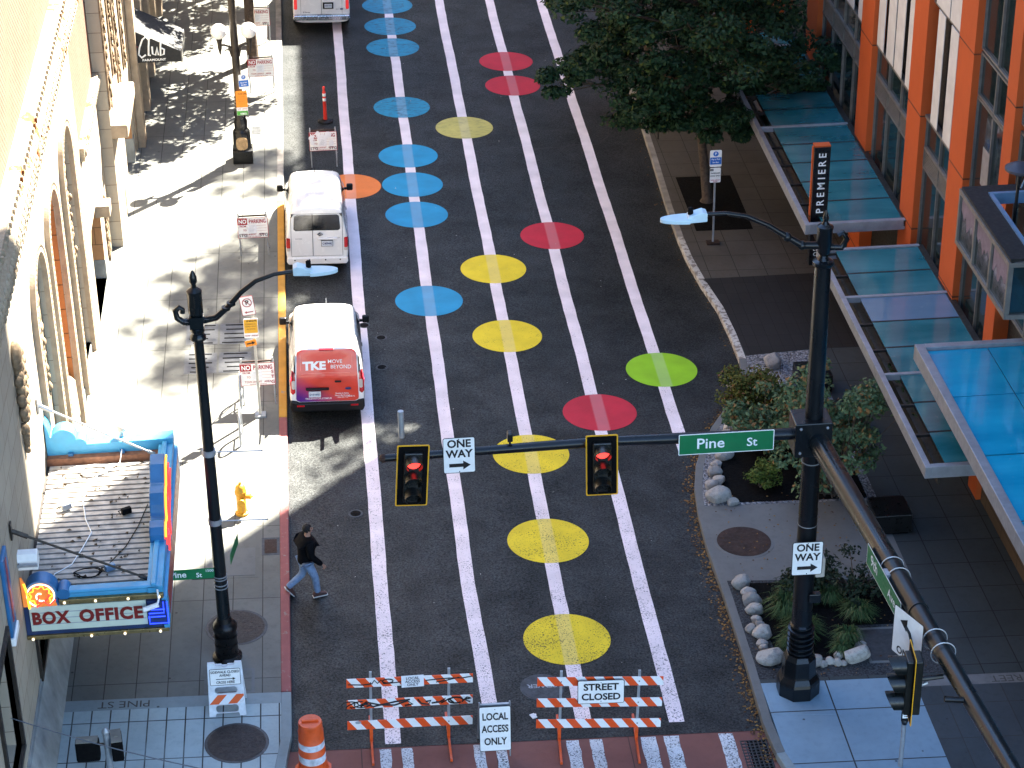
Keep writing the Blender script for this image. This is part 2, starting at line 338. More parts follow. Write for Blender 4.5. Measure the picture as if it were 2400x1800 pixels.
jeans_m = M('blue_jeans', (0.17, 0.25, 0.38), 0.85, var=0.25, sc=10, bmp=0.4, bsc=60)
shoe_m = M('dark_red_shoe', (0.06, 0.025, 0.022), 0.6, var=0.3, sc=20)
sole_m = M('pale_sole', (0.55, 0.53, 0.50), 0.6, var=0.1)
roofing = M('grey_roofing', (0.16, 0.16, 0.16), 0.9, var=0.2)

# ------------------------------------------------------------------ mesh helpers
class MB:
    def __init__(s): s.v = []; s.f = []; s.m = []
    def add(s, vs, fs, mi=0):
        o = len(s.v); s.v += [tuple(v) for v in vs]
        for f in fs: s.f.append(tuple(o+i for i in f)); s.m.append(mi)
        return s
    def bx(s, x0, x1, y0, y1, z0, z1, mi=0):
        vs = [(x, y, z) for z in (z0, z1) for y in (y0, y1) for x in (x0, x1)]
        return s.add(vs, [(0, 2, 3, 1), (4, 5, 7, 6), (0, 1, 5, 4), (2, 6, 7, 3), (0, 4, 6, 2), (1, 3, 7, 5)], mi)
    def box(s, c, d, mi=0, R=None):
        c = Vector(c); vs = []
        for z in (-.5, .5):
            for y in (-.5, .5):
                for x in (-.5, .5):
                    q = Vector((x*d[0], y*d[1], z*d[2])); q = (R @ q) if R else q
                    vs.append(c+q)
        return s.add(vs, [(0, 2, 3, 1), (4, 5, 7, 6), (0, 1, 5, 4), (2, 6, 7, 3), (0, 4, 6, 2), (1, 3, 7, 5)], mi)
    def tube(s, pts, r, n=10, mi=0, closed=False):
        pts = [Vector(p) for p in pts]; k = len(pts)
        rs = r if isinstance(r, (list, tuple)) else [r]*k
        up = None; vs = []
        for i, p in enumerate(pts):
            a = pts[i-1] if (i or closed) else p; b = pts[(i+1) % k] if (i < k-1 or closed) else p
            t = (b-a).normalized() if (b-a).length > 1e-9 else Vector((0, 0, 1))
            if up is None: up = Vector((0, 0, 1)) if abs(t.z) < 0.9 else Vector((0, 1, 0))
            x = t.cross(up).normalized(); y = x.cross(t); up = y
            for j in range(n):
                an = 2*pi*j/n; vs.append(p+(x*cos(an)+y*sin(an))*rs[i])
        fs = []
        for i in range(k if closed else k-1):
            for j in range(n):
                a0 = i*n+j; a1 = i*n+(j+1) % n; b0 = ((i+1) % k)*n+j; b1 = ((i+1) % k)*n+(j+1) % n
                fs.append((a0, a1, b1, b0))
        if not closed: fs += [tuple(range(n-1, -1, -1)), tuple(range((k-1)*n, k*n))]
        return s.add(vs, fs, mi)
    def lathe(s, prof, c=(0, 0, 0), n=20, mi=0, mis=None, squash=1.0):
        vs = []
        for r, z in prof:
            for j in range(n):
                a = 2*pi*(j+.5)/n; vs.append((c[0]+r*cos(a), c[1]+r*sin(a)*squash, c[2]+z))
        for i in range(len(prof)-1):
            o = len(s.v) if i == 0 else o
            if i == 0: s.v += vs
            for j in range(n):
                s.f.append((o+i*n+j, o+i*n+(j+1) % n, o+(i+1)*n+(j+1) % n, o+(i+1)*n+j)); s.m.append(mis[i] if mis else mi)
        s.f.append(tuple(o+j for j in range(n-1, -1, -1))); s.m.append(mis[0] if mis else mi)
        e = (len(prof)-1)*n
        s.f.append(tuple(o+e+j for j in range(n))); s.m.append(mis[-1] if mis else mi)
        return s
    def prism(s, ol, a, b, ax='y', mi=0):
        """outline in the plane across ax, extruded from a to b along ax"""
        mp = {'y': lambda p, t: (p[0], t, p[1]), 'x': lambda p, t: (t, p[0], p[1]), 'z': lambda p, t: (p[0], p[1], t)}[ax]
        n = len(ol); vs = [mp(p, a) for p in ol]+[mp(p, b) for p in ol]
        fs = [(i, (i+1) % n, n+(i+1) % n, n+i) for i in range(n)]+[tuple(range(n-1, -1, -1)), tuple(range(n, 2*n))]
        return s.add(vs, fs, mi)
    def slab(s, ol, h0, h1, mi=0):
        n = len(ol); vs = [(x, y, gz(x, h0)) for x, y in ol]+[(x, y, gz(x, h1)) for x, y in ol]
        fs = [(i, (i+1) % n, n+(i+1) % n, n+i) for i in range(n)]+[tuple(range(n-1, -1, -1)), tuple(range(n, 2*n))]
        return s.add(vs, fs, mi)
    def sph(s, c, r, n=12, mi=0, sq=(1, 1, 1)):
        k = n//2+1; prof = [(max(1e-4, sin(pi*i/k)), -cos(pi*i/k)) for i in range(k+1)]
        o = len(s.v); s.lathe(prof, n=n, mi=mi)
        for i in range(o, len(s.v)):
            v = s.v[i]; s.v[i] = (c[0]+v[0]*r*sq[0], c[1]+v[1]*r*sq[1], c[2]+v[2]*r*sq[2])
        return s
    def mesh(s, me, smooth=None):
        for i in range(0, 1): pass
        bm = bmesh.new(); bm.from_mesh(me); bmesh.ops.recalc_face_normals(bm, faces=bm.faces); bm.to_mesh(me); bm.free()
    def build(s, name, mats, parent=None, w=False, smooth=None, bev=0, recalc=True, rot=None, loc=None):
        """mats: one material or a list; w: vertices are in world coordinates; smooth: angle in degrees"""
        me = D.meshes.new(name)
        vs = s.v
        if w and parent is not None:
            inv = wm(parent).inverted(); vs = [tuple(inv @ Vector(v)) for v in vs]
        me.from_pydata(vs, [], s.f)
        for m in (mats if isinstance(mats, (list, tuple)) else [mats]): me.materials.append(m)
        me.polygons.foreach_set('material_index', s.m)
        if recalc: s.mesh(me)
        if smooth is not None:
            me.polygons.foreach_set('use_smooth', [True]*len(me.polygons))
            me.set_sharp_from_angle(angle=radians(smooth))
        me.update()
        return link(name, me, parent, loc, rot, bev)
def link(name, me, parent=None, loc=None, rot=None, bev=0):
    o = D.objects.new(name, me); col.objects.link(o)
    if parent is not None: o.parent = parent
    if loc is not None: o.location = loc
    if rot is not None: o.rotation_euler = rot
    if bev:
        b = o.modifiers.new('bevel', 'BEVEL'); b.width = bev; b.segments = 2; b.limit_method = 'ANGLE'; b.angle_limit = radians(40)
    return o
def wm(o):
    m = Matrix.LocRotScale(o.location, o.rotation_euler, o.scale)
    return wm(o.parent) @ m if o.parent else m
def tag(o, label, cat, group=None, kind=None):
    o['label'] = label
    if cat: o['category'] = cat
    if group: o['group'] = group
    if kind: o['kind'] = kind
    return o
def thing(name, label, cat, loc=(0, 0, 0), rz=0.0, group=None):
    o = D.objects.new(name, None); col.objects.link(o)
    o.empty_display_size = 0.2; o.location = loc; o.rotation_euler = (0, 0, rz)
    return tag(o, label, cat, group)
def struct(o, label, cat=None): return tag(o, label, cat or o.name.split('.')[0].replace('_', ' '), None, 'structure')
def copy_tree(o, parent=None):
    c = o.copy(); col.objects.link(c); c.parent = parent
    for ch in list(o.children): copy_tree(ch, c)
    return c
ORD = ['first', 'second', 'third', 'fourth', 'fifth', 'sixth', 'seventh', 'eighth', 'ninth', 'tenth', 'eleventh', 'twelfth', 'thirteenth',
       'fourteenth', 'fifteenth', 'sixteenth', 'seventeenth', 'eighteenth', 'nineteenth', 'twentieth']
_fc = {}
def text_verts(s, size, xs=1.0, bold=0.0, shear=0.0, sp=1.0):
    key = (s, round(xs, 3), bold, shear, sp)
    if key not in _fc:
        cu = D.curves.new('t', 'FONT'); cu.body = s; cu.size = 1.0; cu.offset = bold; cu.shear = shear; cu.space_character = sp
        cu.resolution_u = 3; cu.align_x = 'CENTER'; cu.align_y = 'CENTER'
        o = D.objects.new('t', cu); col.objects.link(o)
        me = D.meshes.new_from_object(o.evaluated_get(bpy.context.evaluated_depsgraph_get()))
        _fc[key] = ([tuple(v.co) for v in me.vertices], [tuple(p.vertices) for p in me.polygons])
        D.objects.remove(o); D.curves.remove(cu); D.meshes.remove(me)
    v, f = _fc[key]
    return [(x*xs*size, y*size) for x, y, z in v], f
def lettering(lines, parent, y=-0.006, name='lettering', mats=None, loc=None, rot=None):
    """lines: (text, size, x, z, material index, width factor, bold). Faces -Y of the parent."""
    o = None
    for ln in lines:
        sx, size, x, z = ln[:4]; mi = ln[4] if len(ln) > 4 else 0; xs = ln[5] if len(ln) > 5 else 1.0; bd = ln[6] if len(ln) > 6 else 0.02
        v, f = text_verts(sx, size, xs, bd)
        o = MB().add([(x+a, y, z+b) for a, b in v], f).build(name, (mats or [black_ink])[mi], parent, recalc=False, loc=loc, rot=rot)
    return o
def rrect(w, h, r, n=4, cx=0, cz=0):
    out = []
    for sx, sz, a0 in ((1, 1, 0), (-1, 1, 90), (-1, -1, 180), (1, -1, 270)):
        for i in range(n+1):
            a = radians(a0+90*i/n); out.append((cx+sx*(w/2-r)+r*cos(a), cz+sz*(h/2-r)+r*sin(a)))
    return out
def panel(parent, w, h, face, edge, cx=0, cz=0, y=0.0, b=0.012, r=0.03, t=0.004, name='sign_panel', label=None):
    """a sign blade: edge colour behind, face a hair in front"""
    mb = MB(); mb.prism(rrect(w, h, r, 4, cx, cz), y, y+t, 'y', 1); mb.prism(rrect(w-2*b, h-2*b, max(.004, r-b), 4, cx, cz), y-0.002, y-0.0002, 'y', 0)
    o = mb.build(name, [face, edge], parent)
    if label: o['label'] = label
    return o
def arrow(mb, x0, x1, z, w=0.05, hw=0.07, hl=0.1, y=-0.006, mi=0):
    d = 1 if x1 > x0 else -1; xm = x1-d*hl
    return mb.add([(x0, y, z-w/2), (xm, y, z-w/2), (xm, y, z-hw), (x1, y, z), (xm, y, z+hw), (xm, y, z+w/2), (x0, y, z+w/2)], [(0, 1, 2, 3, 4, 5, 6)], mi)
def plate_holes(outer, holes, t):
    """flat plate with holes in XY, thickness t along Z (front at +t/2), as verts and faces"""
    cu = D.curves.new('p', 'CURVE'); cu.dimensions = '2D'; cu.fill_mode = 'BOTH'; cu.extrude = t/2
    for lp in [outer]+list(holes):
        sp = cu.splines.new('POLY'); sp.points.add(len(lp)-1); sp.use_cyclic_u = True
        for i, p in enumerate(lp): sp.points[i].co = (p[0], p[1], 0, 1)
    o = D.objects.new('p', cu); col.objects.link(o)
    me = D.meshes.new_from_object(o.evaluated_get(bpy.context.evaluated_depsgraph_get()))
    r = ([tuple(v.co) for v in me.vertices], [tuple(p.vertices) for p in me.polygons])
    D.objects.remove(o); D.curves.remove(cu); D.meshes.remove(me)
    return r
def leaves(mb, c, rad, n, size, mi=0, shell=0.5, droop=0.0):
    for _ in range(n):
        while True:
            q = Vector((random.uniform(-1, 1), random.uniform(-1, 1), random.uniform(-1, 1)))
            if q.length <= 1: break
        q = q*(shell+(1-shell)*random.random()) if q.length < 0.4 else q
        p = Vector((c[0]+q.x*rad[0], c[1]+q.y*rad[1], c[2]+q.z*rad[2]))
        s = size*random.uniform(0.6, 1.25)
        nrm = (Vector((q.x, q.y, q.z+0.7-droop))+Vector((random.gauss(0, .6), random.gauss(0, .6), random.gauss(0, .5)))).normalized()
        t = nrm.orthogonal().normalized(); t.rotate(Matrix.Rotation(random.uniform(0, 2*pi), 3, nrm)); b = nrm.cross(t)
        k = nrm*s*random.uniform(-.18, .18)
        mb.add([p-t*s*.55, p+b*s*.34+k, p+t*s*.55, p-b*s*.34+k], [(0, 1, 2), (0, 2, 3)], mi)
def arc(cx, cz, r, a0, a1, n): return [(cx+r*cos(radians(a0+(a1-a0)*i/n)), cz+r*sin(radians(a0+(a1-a0)*i/n))) for i in range(n+1)]

# ------------------------------------------------------------------ ground, road, pavements
g_ = MB()
g_.add([(x, y, gz(x, -0.05)) for x, y in ((-600, -400), (600, -400), (600, 900), (-600, 900))], [(0, 1, 2, 3)])
struct(g_.build('ground', M('far_ground', (0.07, 0.068, 0.066), 0.9, sc=0.05)), 'dark city ground beyond the street', 'ground')
r_ = MB()
for i in range(40):
    y0 = 34.52+i*4; r_.add([(x, y, gz(x)) for x, y in ((-1.5, y0), (16, y0), (16, y0+4), (-1.5, y0+4))], [(0, 1, 2, 3)])
struct(r_.build('road', asph, recalc=False), 'dark grey asphalt roadway between the two pavements', 'road')
r_ = MB(); r_.add([(x, y, gz(x, -0.012)) for x, y in ((-60, -6), (60, -6), (60, 34.6), (-60, 34.6))], [(0, 1, 2, 3)])
struct(r_.build('cross_street', asph, recalc=False), 'asphalt of the cross street at the bottom edge', 'road')
r_ = MB(); r_.add([(x, y, gz(x, -0.008)) for x, y in ((-3.2, 29.8), (10.5, 29.8), (8.3, 34.52), (-1.4, 34.56))], [(0, 1, 2, 3)])
struct(r_.build('crosswalk', red_asph, recalc=False), 'dull red crosswalk surface along the bottom of the street', 'crosswalk')

def edge_jit(x, y0, y1, w, h, n=None):
    n = n or int((y1-y0)/0.5); mb = MB(); L = []
    for i in range(n+1):
        y = y0+(y1-y0)*i/n; j = 0.008*math.sin(y*.9+h*9)+random.uniform(-.007, .007); j2 = 0.008*math.sin(y*.9+h*9)+random.uniform(-.007, .007)
        xx = x(y) if callable(x) else x
        L.append((xx-w/2+j, y, gz(xx-w/2+j, h))); L.append((xx+w/2+j2, y, gz(xx+w/2+j2, h)))
    mb.add(L, [(2*i, 2*i+1, 2*i+3, 2*i+2) for i in range(n)])
    return mb
SX = [0.626, 2.505, 4.393, 6.225, 8.10]
SEND = [34.62, 35.55, 34.95, 34.9, 45.2]
SLAB = ['white painted stripe nearest the left kerb, passing beside the parked vans', 'white painted stripe running under the blue dots',
        'white painted stripe in the middle of the road, under the yellow dots', 'white painted stripe running under the red dots',
        'white painted stripe nearest the right kerb, under the green dot']
for i in range(5):
    mb = edge_jit(SX[i] if i != 1 else (lambda y: 2.505+0.10*max(0, (40-y)/5)), SEND[i], 150, 0.31, 0.004)
    tag(mb.build('road_stripe', white_paint, recalc=False), SLAB[i], 'road marking', 'five white stripes along the road')
dots = [('scuffed blue', 2.49, 77.58), ('scuffed blue', 2.49, 75.36), ('scuffed blue', 2.48, 73.21), ('scuffed blue', 2.5, 67.67), ('blue', 2.49, 63.65), ('blue', 2.5, 61.45),
        ('blue', 2.5, 59.28), ('blue', 2.51, 53.68), ('pale yellow', 4.39, 65.83), ('yellow', 4.41, 55.54), ('yellow', 4.42, 51.51), ('yellow', 4.42, 45.43), ('yellow', 4.41, 41.63), ('yellow', 4.39, 37.85),
        ('red', 6.26, 71.66), ('red', 6.27, 69.4), ('red', 6.28, 57.61), ('red', 6.31, 47.32), ('green', 8.17, 49.41), ('orange', 0.65, 61.42)]
DLAB = ['scuffed blue dot cut by the top edge of the photo', 'scuffed blue dot second from the top of the photo', 'scuffed blue dot third from the top, above a long bare stripe',
        'scuffed blue dot alone up left of the pale yellow dot', 'farthest blue dot in the tight row of three', 'middle blue dot of the tight row, beside the orange dot',
        'nearest blue dot in the tight row of three', 'lone nearest blue dot, right of the wrapped van', 'pale worn yellow dot, farthest of the yellow ones',
        'yellow dot just below and left of the lone red dot', 'yellow dot below and right of the nearest blue dot', 'yellow dot crossed by the traffic signal mast arm',
        'speckled yellow dot just below the mast arm', 'largest yellow dot, just behind the street closed barricade', 'farther dark red dot of the touching pair', 'nearer dark red dot of the touching pair',
        'red dot standing alone between the red pair and the green dot', 'red dot just behind the right hand traffic signal', 'single lime green dot near the right kerb', 'single orange dot half hidden by the white van']
for (c, x, y), lb in zip(dots, DLAB):
    mb = MB(); n = 64
    mb.add([(0.91*cos(2*pi*i/n), 0.91*sin(2*pi*i/n), -0.03*0.91*cos(2*pi*i/n)) for i in range(n)], [tuple(range(n))])
    o = mb.build('painted_dot', DOTM[c], recalc=False, loc=(x, y, gz(x, 0.008)))
    tag(o, lb+', painted on the road', 'painted dot', 'coloured dots painted on the stripes')
bars = [(0.36, 0.57), (0.77, 0.99), (2.17, 2.38), (2.60, 2.80), (3.98, 4.23), (4.44, 4.68), (5.44, 5.74), (5.89, 6.19), (7.15, 7.36)]
bars = [(0.36, 0.57), (0.77, 0.99), (2.17, 2.38), (2.60, 2.80), (3.98, 4.23), (4.44, 4.68), (5.44, 5.74), (5.89, 6.19), (6.98, 7.26)]
BL = ['white crosswalk bar first from the left, below the left barricade', 'white crosswalk bar second from the left, below the left barricade', 'white crosswalk bar left of the local access sign foot', 'white crosswalk bar right of the local access sign foot',
      'white crosswalk bar fifth from the left, below the right barricade', 'white crosswalk bar sixth from the left, below the right barricade', 'worn white crosswalk bar seventh from the left', 'worn white crosswalk bar second from the right', 'white crosswalk bar at the far right, beside the storm drain']
for (a, b), lb in zip(bars, BL):
    mb = MB(); L = []
    for i in range(25):
        y = 30.2+4.28*i/24; L += [(a+random.uniform(-.012, .012), y, gz(a, -0.004)), (b+random.uniform(-.012, .012), y, gz(b, -0.004))]
    mb.add(L, [(2*i, 2*i+1, 2*i+3, 2*i+2) for i in range(24)])
    tag(mb.build('crosswalk_bar', walk_paint, recalc=False), lb, 'road marking', 'white bars of the crosswalk')

for pts, w, lb in (([(-.9, 70.9), (1.5, 71.1), (4.3, 70.7)], .03, 'thin pale seam across the road below the scuffed blue dots'), ([(4.9, 64.2), (6.6, 64.0), (8.6, 64.3), (9.4, 66.5)], .035, 'dark tar seam right of the pale yellow dot'),
                   ([(6.0, 52.5), (6.15, 55), (5.9, 58.5), (6.1, 63)], .03, 'wandering tar seam along the road right of the yellow dots'), ([(1.4, 41.2), (3.3, 41.0), (5.4, 41.25), (7.6, 41.1)], .03, 'tar seam across the road through the speckled yellow dot')):
    mb = MB(); L = []; P3 = [Vector(p) for p in pts]; n = 30
    for i in range(n+1):
        q = i/n*(len(P3)-1); k = min(int(q), len(P3)-2); p = P3[k].lerp(P3[k+1], q-k); d = (P3[k+1]-P3[k]).normalized(); p += Vector((-d.y, d.x))*(.05*sin(i*1.3)+random.uniform(-.03, .03)); h = w*random.uniform(.4, 1)
        for sg in (-1, 1): L.append((p.x-d.y*h*sg, p.y+d.x*h*sg, gz(p.x, .0025)))
    mb.add(L, [(2*i, 2*i+1, 2*i+3, 2*i+2) for i in range(n)])
    struct(mb.build('tar_seam', D.materials.get('tar') or M('tar', (.006, .006, .006), .5), recalc=False), lb, 'road')
# left pavement and kerb
KX = -1.325
mb = MB(); mb.slab([(-6.6, 36.25), (KX-.2, 36.25), (KX-.2, 170), (-6.6, 170)], -0.3, SW)
struct(mb.build('pavement', conc_l), 'sunlit pale concrete pavement in front of the theatre', 'pavement')
mb = MB(); mb.slab([(-30, 26), (-4.5, 26), (-2.6, 31), (-1.75, 33.2), (KX-.2, 34.8), (KX-.2, 35.9), (-6.6, 35.9), (-30, 35.9)], -0.3, SW)
struct(mb.build('pavement', conc_near), 'pale scored concrete corner at the bottom left', 'pavement')
mb = MB(); mb.slab([(-6.6, 35.9), (KX-.2, 35.9), (KX-.2, 36.25), (-6.6, 36.25)], -0.3, SW+0.001)
bd = mb.build('pavement_band', conc_band); struct(bd, 'plain concrete band with the street name cast in it, left corner', 'pavement')
v, f = text_verts('PINE ST', 0.30, 1.02, 0.0)
mb = MB(); mb.add([(-4.60-a, 36.08-b, gz(-4.60-a, SW+0.004)) for a, b in v], f)
mb.build('lettering', M('inscribed_shadow', (0.07, 0.065, 0.06), 0.9), bd, w=True, recalc=False)
def kerb(y0, y1, m, lb):
    mb = MB(); mb.bx(0, 0.2, y0, y1, -0.3, SW+0.004)
    mb.v = [(KX-.2+x, y, gz(KX-.2+x, z)) for x, y, z in mb.v]
    struct(mb.build('kerb', m, bev=0.02), lb, 'kerb')
kerb(60.2, 170, kerb_c, 'plain concrete kerb at the top of the left pavement')
kerb(47.35, 60.19, kerb_y, 'yellow painted kerb beside the two parked vans')
kerb(36.27, 47.34, kerb_r, 'faded red painted kerb on the left, beside the walking man')
mb = MB(); K = [(KX, 36.25), (KX, 34.9), (-1.55, 33.1), (-2.4, 30.9), (-4.3, 25.9)]
mb.slab(K+[(x-.2, y) for x, y in K[::-1]], -0.3, SW+0.004)
struct(mb.build('kerb', conc_band, bev=0.015), 'curved pale kerb round the bottom left corner', 'kerb')

# right pavement with the bulb
KR = [(10.05, 170), (10.05, 68), (9.93, 63), (9.81, 59.2), (9.79, 57), (9.82, 55.6), (9.95, 54), (10.14, 52.5), (10.2, 51), (10.2, 49.6), (10.1, 48.7), (9.95, 48.1), (9.5, 47.3), (8.9, 46.2),
      (8.5, 45.3), (8.2, 44.4), (8.0, 43.4), (7.9, 42.3), (7.86, 41), (7.9, 38.9), (7.91, 36.5), (7.88, 34.6), (7.95, 33.6), (8.25, 32.2), (9.0, 30.6), (11, 28.4)]
mb = MB(); mb.slab([(x+.17, y) for x, y in KR if 35.8 < y < 54.2]+[(7.91+.17, 35.85), (22, 35.85), (22, 54.3), (10.05, 54.3)], -0.5, SW)
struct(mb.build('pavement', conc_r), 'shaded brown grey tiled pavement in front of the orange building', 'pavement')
mb = MB(); mb.slab([(x+.17, y) for x, y in KR if y > 54.2]+[(10.1, 54.3), (22, 54.3), (22, 170)], -0.5, SW)
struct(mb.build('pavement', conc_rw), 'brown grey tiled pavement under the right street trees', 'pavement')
mb = MB(); mb.slab([(8.08, 35.84), (7.93+.17, 34.6), (7.95+.17, 33.6), (8.25+.17, 32.2), (9.17, 30.6), (11.2, 28.4), (11.2, 35.84)], -0.5, SW)
struct(mb.build('pavement', conc_corner), 'pale blue grey concrete corner at the bottom right', 'pavement')
mb = MB(); mb.slab([(11.2, 35.84), (11.2, 28.4), (22, 22), (22, 35.84)], -0.5, SW)
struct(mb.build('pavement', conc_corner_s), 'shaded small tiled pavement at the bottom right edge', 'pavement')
v, f = text_verts('PINE STREET', 0.30, 1.02, 0.0)
mb = MB(); mb.add([(13.62-a, 35.66-b, gz(13.62-a, SW+0.004)) for a, b in v], f)
bd = MB().slab([(11.25, 35.5), (22, 35.5), (22, 35.83), (11.25, 35.83)], SW-.1, SW+.002).build('pavement_band', M('band_dark', (0.15, 0.15, 0.15), 0.8)); struct(bd, 'inscribed concrete band across the right pavement', 'pavement')
mb.build('lettering', D.materials['inscribed_shadow'], bd, w=True, recalc=False)
def kerb_r_seg(i0, i1, m, lb):
    P = KR[i0:i1+1]; out = []
    for i, (x, y) in enumerate(P):
        j = i0+i; a = Vector(KR[max(0, j-1)]); b = Vector(KR[min(len(KR)-1, j+1)]); t = (b-a).normalized(); out.append((x-t.y*.19, y+t.x*.19))
    mb = MB(); mb.slab(P+out[::-1], -0.3, SW+0.004)
    struct(mb.build('kerb', m, bev=0.015), lb, 'kerb')
kerb_r_seg(0, 4, kerb_c, 'plain kerb on the right under the street trees')
kerb_r_seg(4, 9, kerb_w, 'chipped white painted kerb beside the dark paving')
kerb_r_seg(9, 22, D.materials['pad_concrete'], 'curved pale concrete kerb round the planting bulb')
kerb_r_seg(22, 25, conc_band, 'low kerb ramp round the bottom right corner')
def sheet(name, ol, h, m, lb, cat, t=0.06):
    o = MB().slab(ol, h-t, h).build(name, m); return struct(o, lb, cat)
sheet('paved_drive', [(10.0, 54.25), (13.5, 54.45), (13.5, 50.05), (12.15, 50.02), (10.42, 49.75), (10.39, 51), (10.33, 52.5), (10.14, 54)], SW+.004, pavers, 'charcoal paver strip crossing the right pavement', 'paving')
sheet('tree_pit', [(10.42, 61.2), (12.1, 61.25), (12.06, 57.4), (10.4, 57.35)], SW+.005, pitmat, 'black square tree pit under the right street tree', 'tree pit')
inner = [(x+.19, y) for x, y in KR if 42.6 < y < 49.8]
sheet('gravel_bed', inner+[(8.03, 42.6), (12.12, 42.6), (12.15, 49.98), (10.4, 49.75)], SW+.003, gravel_m, 'blue grey gravel strip of the upper planting bed', 'gravel')
sheet('planting_soil', [(8.85, 44.7), (8.6, 43.2), (8.9, 42.7), (11.9, 42.7), (11.9, 47.0), (10.6, 47.2), (9.7, 46.6)], SW+.02, soil, 'dark bare soil of the upper planting bed', 'soil')
sheet('concrete_pad', [(8.05, 42.59), (8.02, 39.55), (12.1, 39.35), (12.1, 42.59)], SW+.006, padc, 'plain concrete pad with the rusty cover between the beds', 'pavement')
sheet('gravel_bed', [(8.04, 39.54), (8.06, 35.98), (12.13, 35.93), (12.1, 39.34)], SW+.003, gravel_dk, 'dark gravel strip of the lower planting bed', 'gravel')
sheet('planting_soil', [(8.45, 39.4), (8.5, 38.2), (8.6, 36.9), (9.1, 36.62), (10.3, 36.62), (10.45, 37.7), (11.75, 37.7), (11.75, 39.3)], SW+.02, soil, 'dark soil under the grass tufts of the lower bed', 'soil')
sheet('lamp_footing', [(8.15, 35.75), (9.35, 35.75), (9.35, 34.72), (8.15, 34.8)], SW+.005, conc_corner, 'square concrete footing under the traffic signal pole', 'pavement')

# covers, drains
def cover(x, y, r, h, m, rim, lb, bumps=True, word=None, wm_=None):
    t = thing('manhole_cover', lb, 'manhole cover', (x, y, gz(x, h)))
    MB().lathe([(r*1.07, 0.0), (r*1.07, 0.006), (r*1.0, 0.008)], n=48).build('rim', rim, t)
    mb = MB().lathe([(r*.97, 0.004), (r*.97, 0.012)], n=48)
    if bumps:
        for i in range(7):
            for j in range(7):
                a, b = (i-3)*r*.26, (j-3)*r*.26
                if a*a+b*b < (r*.82)**2: mb.box((a, b, .0135), (r*.1, r*.03, .003)); mb.box((a+r*.13, b+r*.13, .0135), (r*.03, r*.1, .003))
    mb.build('lid', m, t)
    if word:
        v, f = text_verts(word, r*.42, 1.1, 0.02)
        MB().add([(-a, -b+r*.1, 0.0165) for a, b in v], f).build('lettering', wm_, t, recalc=False)
    t.rotation_euler = (0, math.atan(0.03), 0)
    return t
cover(-2.43, 38.55, 0.60, SW, brown_iron, steel_cover, 'large round brown cover behind the foot of the left street lamp')
cover(-2.38, 34.68, 0.58, SW, brown_iron, steel_cover, 'large round brown cover on the pale left corner pavement')
cover(8.72, 41.05, 0.62, SW+.006, rusty, D.materials['pad_concrete'], 'rusty red brown round cover on the concrete pad between the beds', bumps=False)
cover(3.70, 36.22, 0.42, 0.002, steel_cover, steel_cover, 'dark round sewer cover behind the street closed barricade', word='SEWER', wm_=grey_ink)
for (x, y, r), lb in zip([(0.72, 52.35, .13), (1.13, 51.62, .13), (1.08, 50.0, .13), (0.18, 43.06, .14)],
        ['small round valve lid on the stripe beside the wrapped van', 'small round valve lid right of the first stripe, farther', 'small round valve lid right of the first stripe, nearer', 'small round valve lid in the road near the walking man']):
    t = thing('valve_lid', lb, 'valve lid', (x, y, gz(x, .002)), group='small utility lids in the road')
    MB().lathe([(r*1.2, 0), (r*1.2, .006)], n=24).build('rim', steel_cover, t); MB().lathe([(r*.85, 0.002), (r*.85, .011)], n=24).box((0, 0, .012), (r*1.1, r*.2, .004)).box((0, 0, .012), (r*.2, r*1.1, .0042)).build('lid', dull_black, t)
def hatch(x0, x1, y0, y1, lb, slots=True, m=steel_cover, fm=None):
    cx, cy = (x0+x1)/2, (y0+y1)/2
    t = thing('utility_hatch', lb, 'utility hatch', (cx, cy, gz(cx, SW))); t.rotation_euler = (0, math.atan(.03), 0)
    w, h = x1-x0, y1-y0
    mb = MB(); mb.bx(-w/2, w/2, -h/2, h/2, -.02, .004); mb.build('frame', fm or padc, t)
    n = 2 if slots else 1
    for i in range(n):
        a = -w/2+.06+i*(w-.06)/n; b = a+(w-.06)/n-.06
        lid = MB().bx(a, b, -h/2+.08, h/2-.08, 0, .010).build('lid', m, t)
        if slots:
            s = MB(); k = 5
            for j in range(k):
                yy = -h/2+.16+j*(h-.32)/(k-1); o = random.uniform(0.05, .2); s.bx(a+o, b-random.uniform(.05, .25), yy-.03, yy+.03, .009, .0125)
            s.build('slots', dull_black, lid)
    return t
hatch(-3.95, -2.15, 51.15, 52.45, 'wide steel vault hatch in the left pavement, farther of the pair, behind the lamp post', fm=conc_l, m=M('vault_steel', (.12, .125, .13), .5, .3))
hatch(-3.95, -2.15, 49.6, 50.85, 'wide steel vault hatch in the left pavement, nearer of the pair, behind the lamp post', fm=conc_l, m=D.materials['vault_steel'])
hatch(-3.15, -2.0, 40.4, 41.65, 'pale square hatch right of the lamp post on the left pavement', False, padc, conc_l)
hatch(-1.92, -1.53, 41.25, 41.95, 'small rust brown hatch beside the red kerb', False, rusty, steel_cover)
hatch(-3.05, -2.05, 36.27, 37.1, 'concrete hatch behind the folding sidewalk sign', False, conc_l, padc)
hatch(10.45, 11.55, 36.35, 37.6, 'grey square vault hatch at the edge of the lower planting bed', False, steel_cover, padc)
hatch(-2.35, -1.95, 65.2, 66.0, 'small grey grate in the pavement beside the globe lamp', False, steel_cover, conc_l)
t = thing('storm_drain', 'black iron storm drain grate at the bottom right kerb', 'storm drain', (7.62, 33.75, gz(7.62, 0)))
MB().bx(-.27, .27, -.48, .48, -.02, -.004).build('pit', dull_black, t)
mb = MB()
for i in range(7): mb.bx(-.25+i*.083-.012, -.25+i*.083+.012, -.46, .46, -.004, .006)
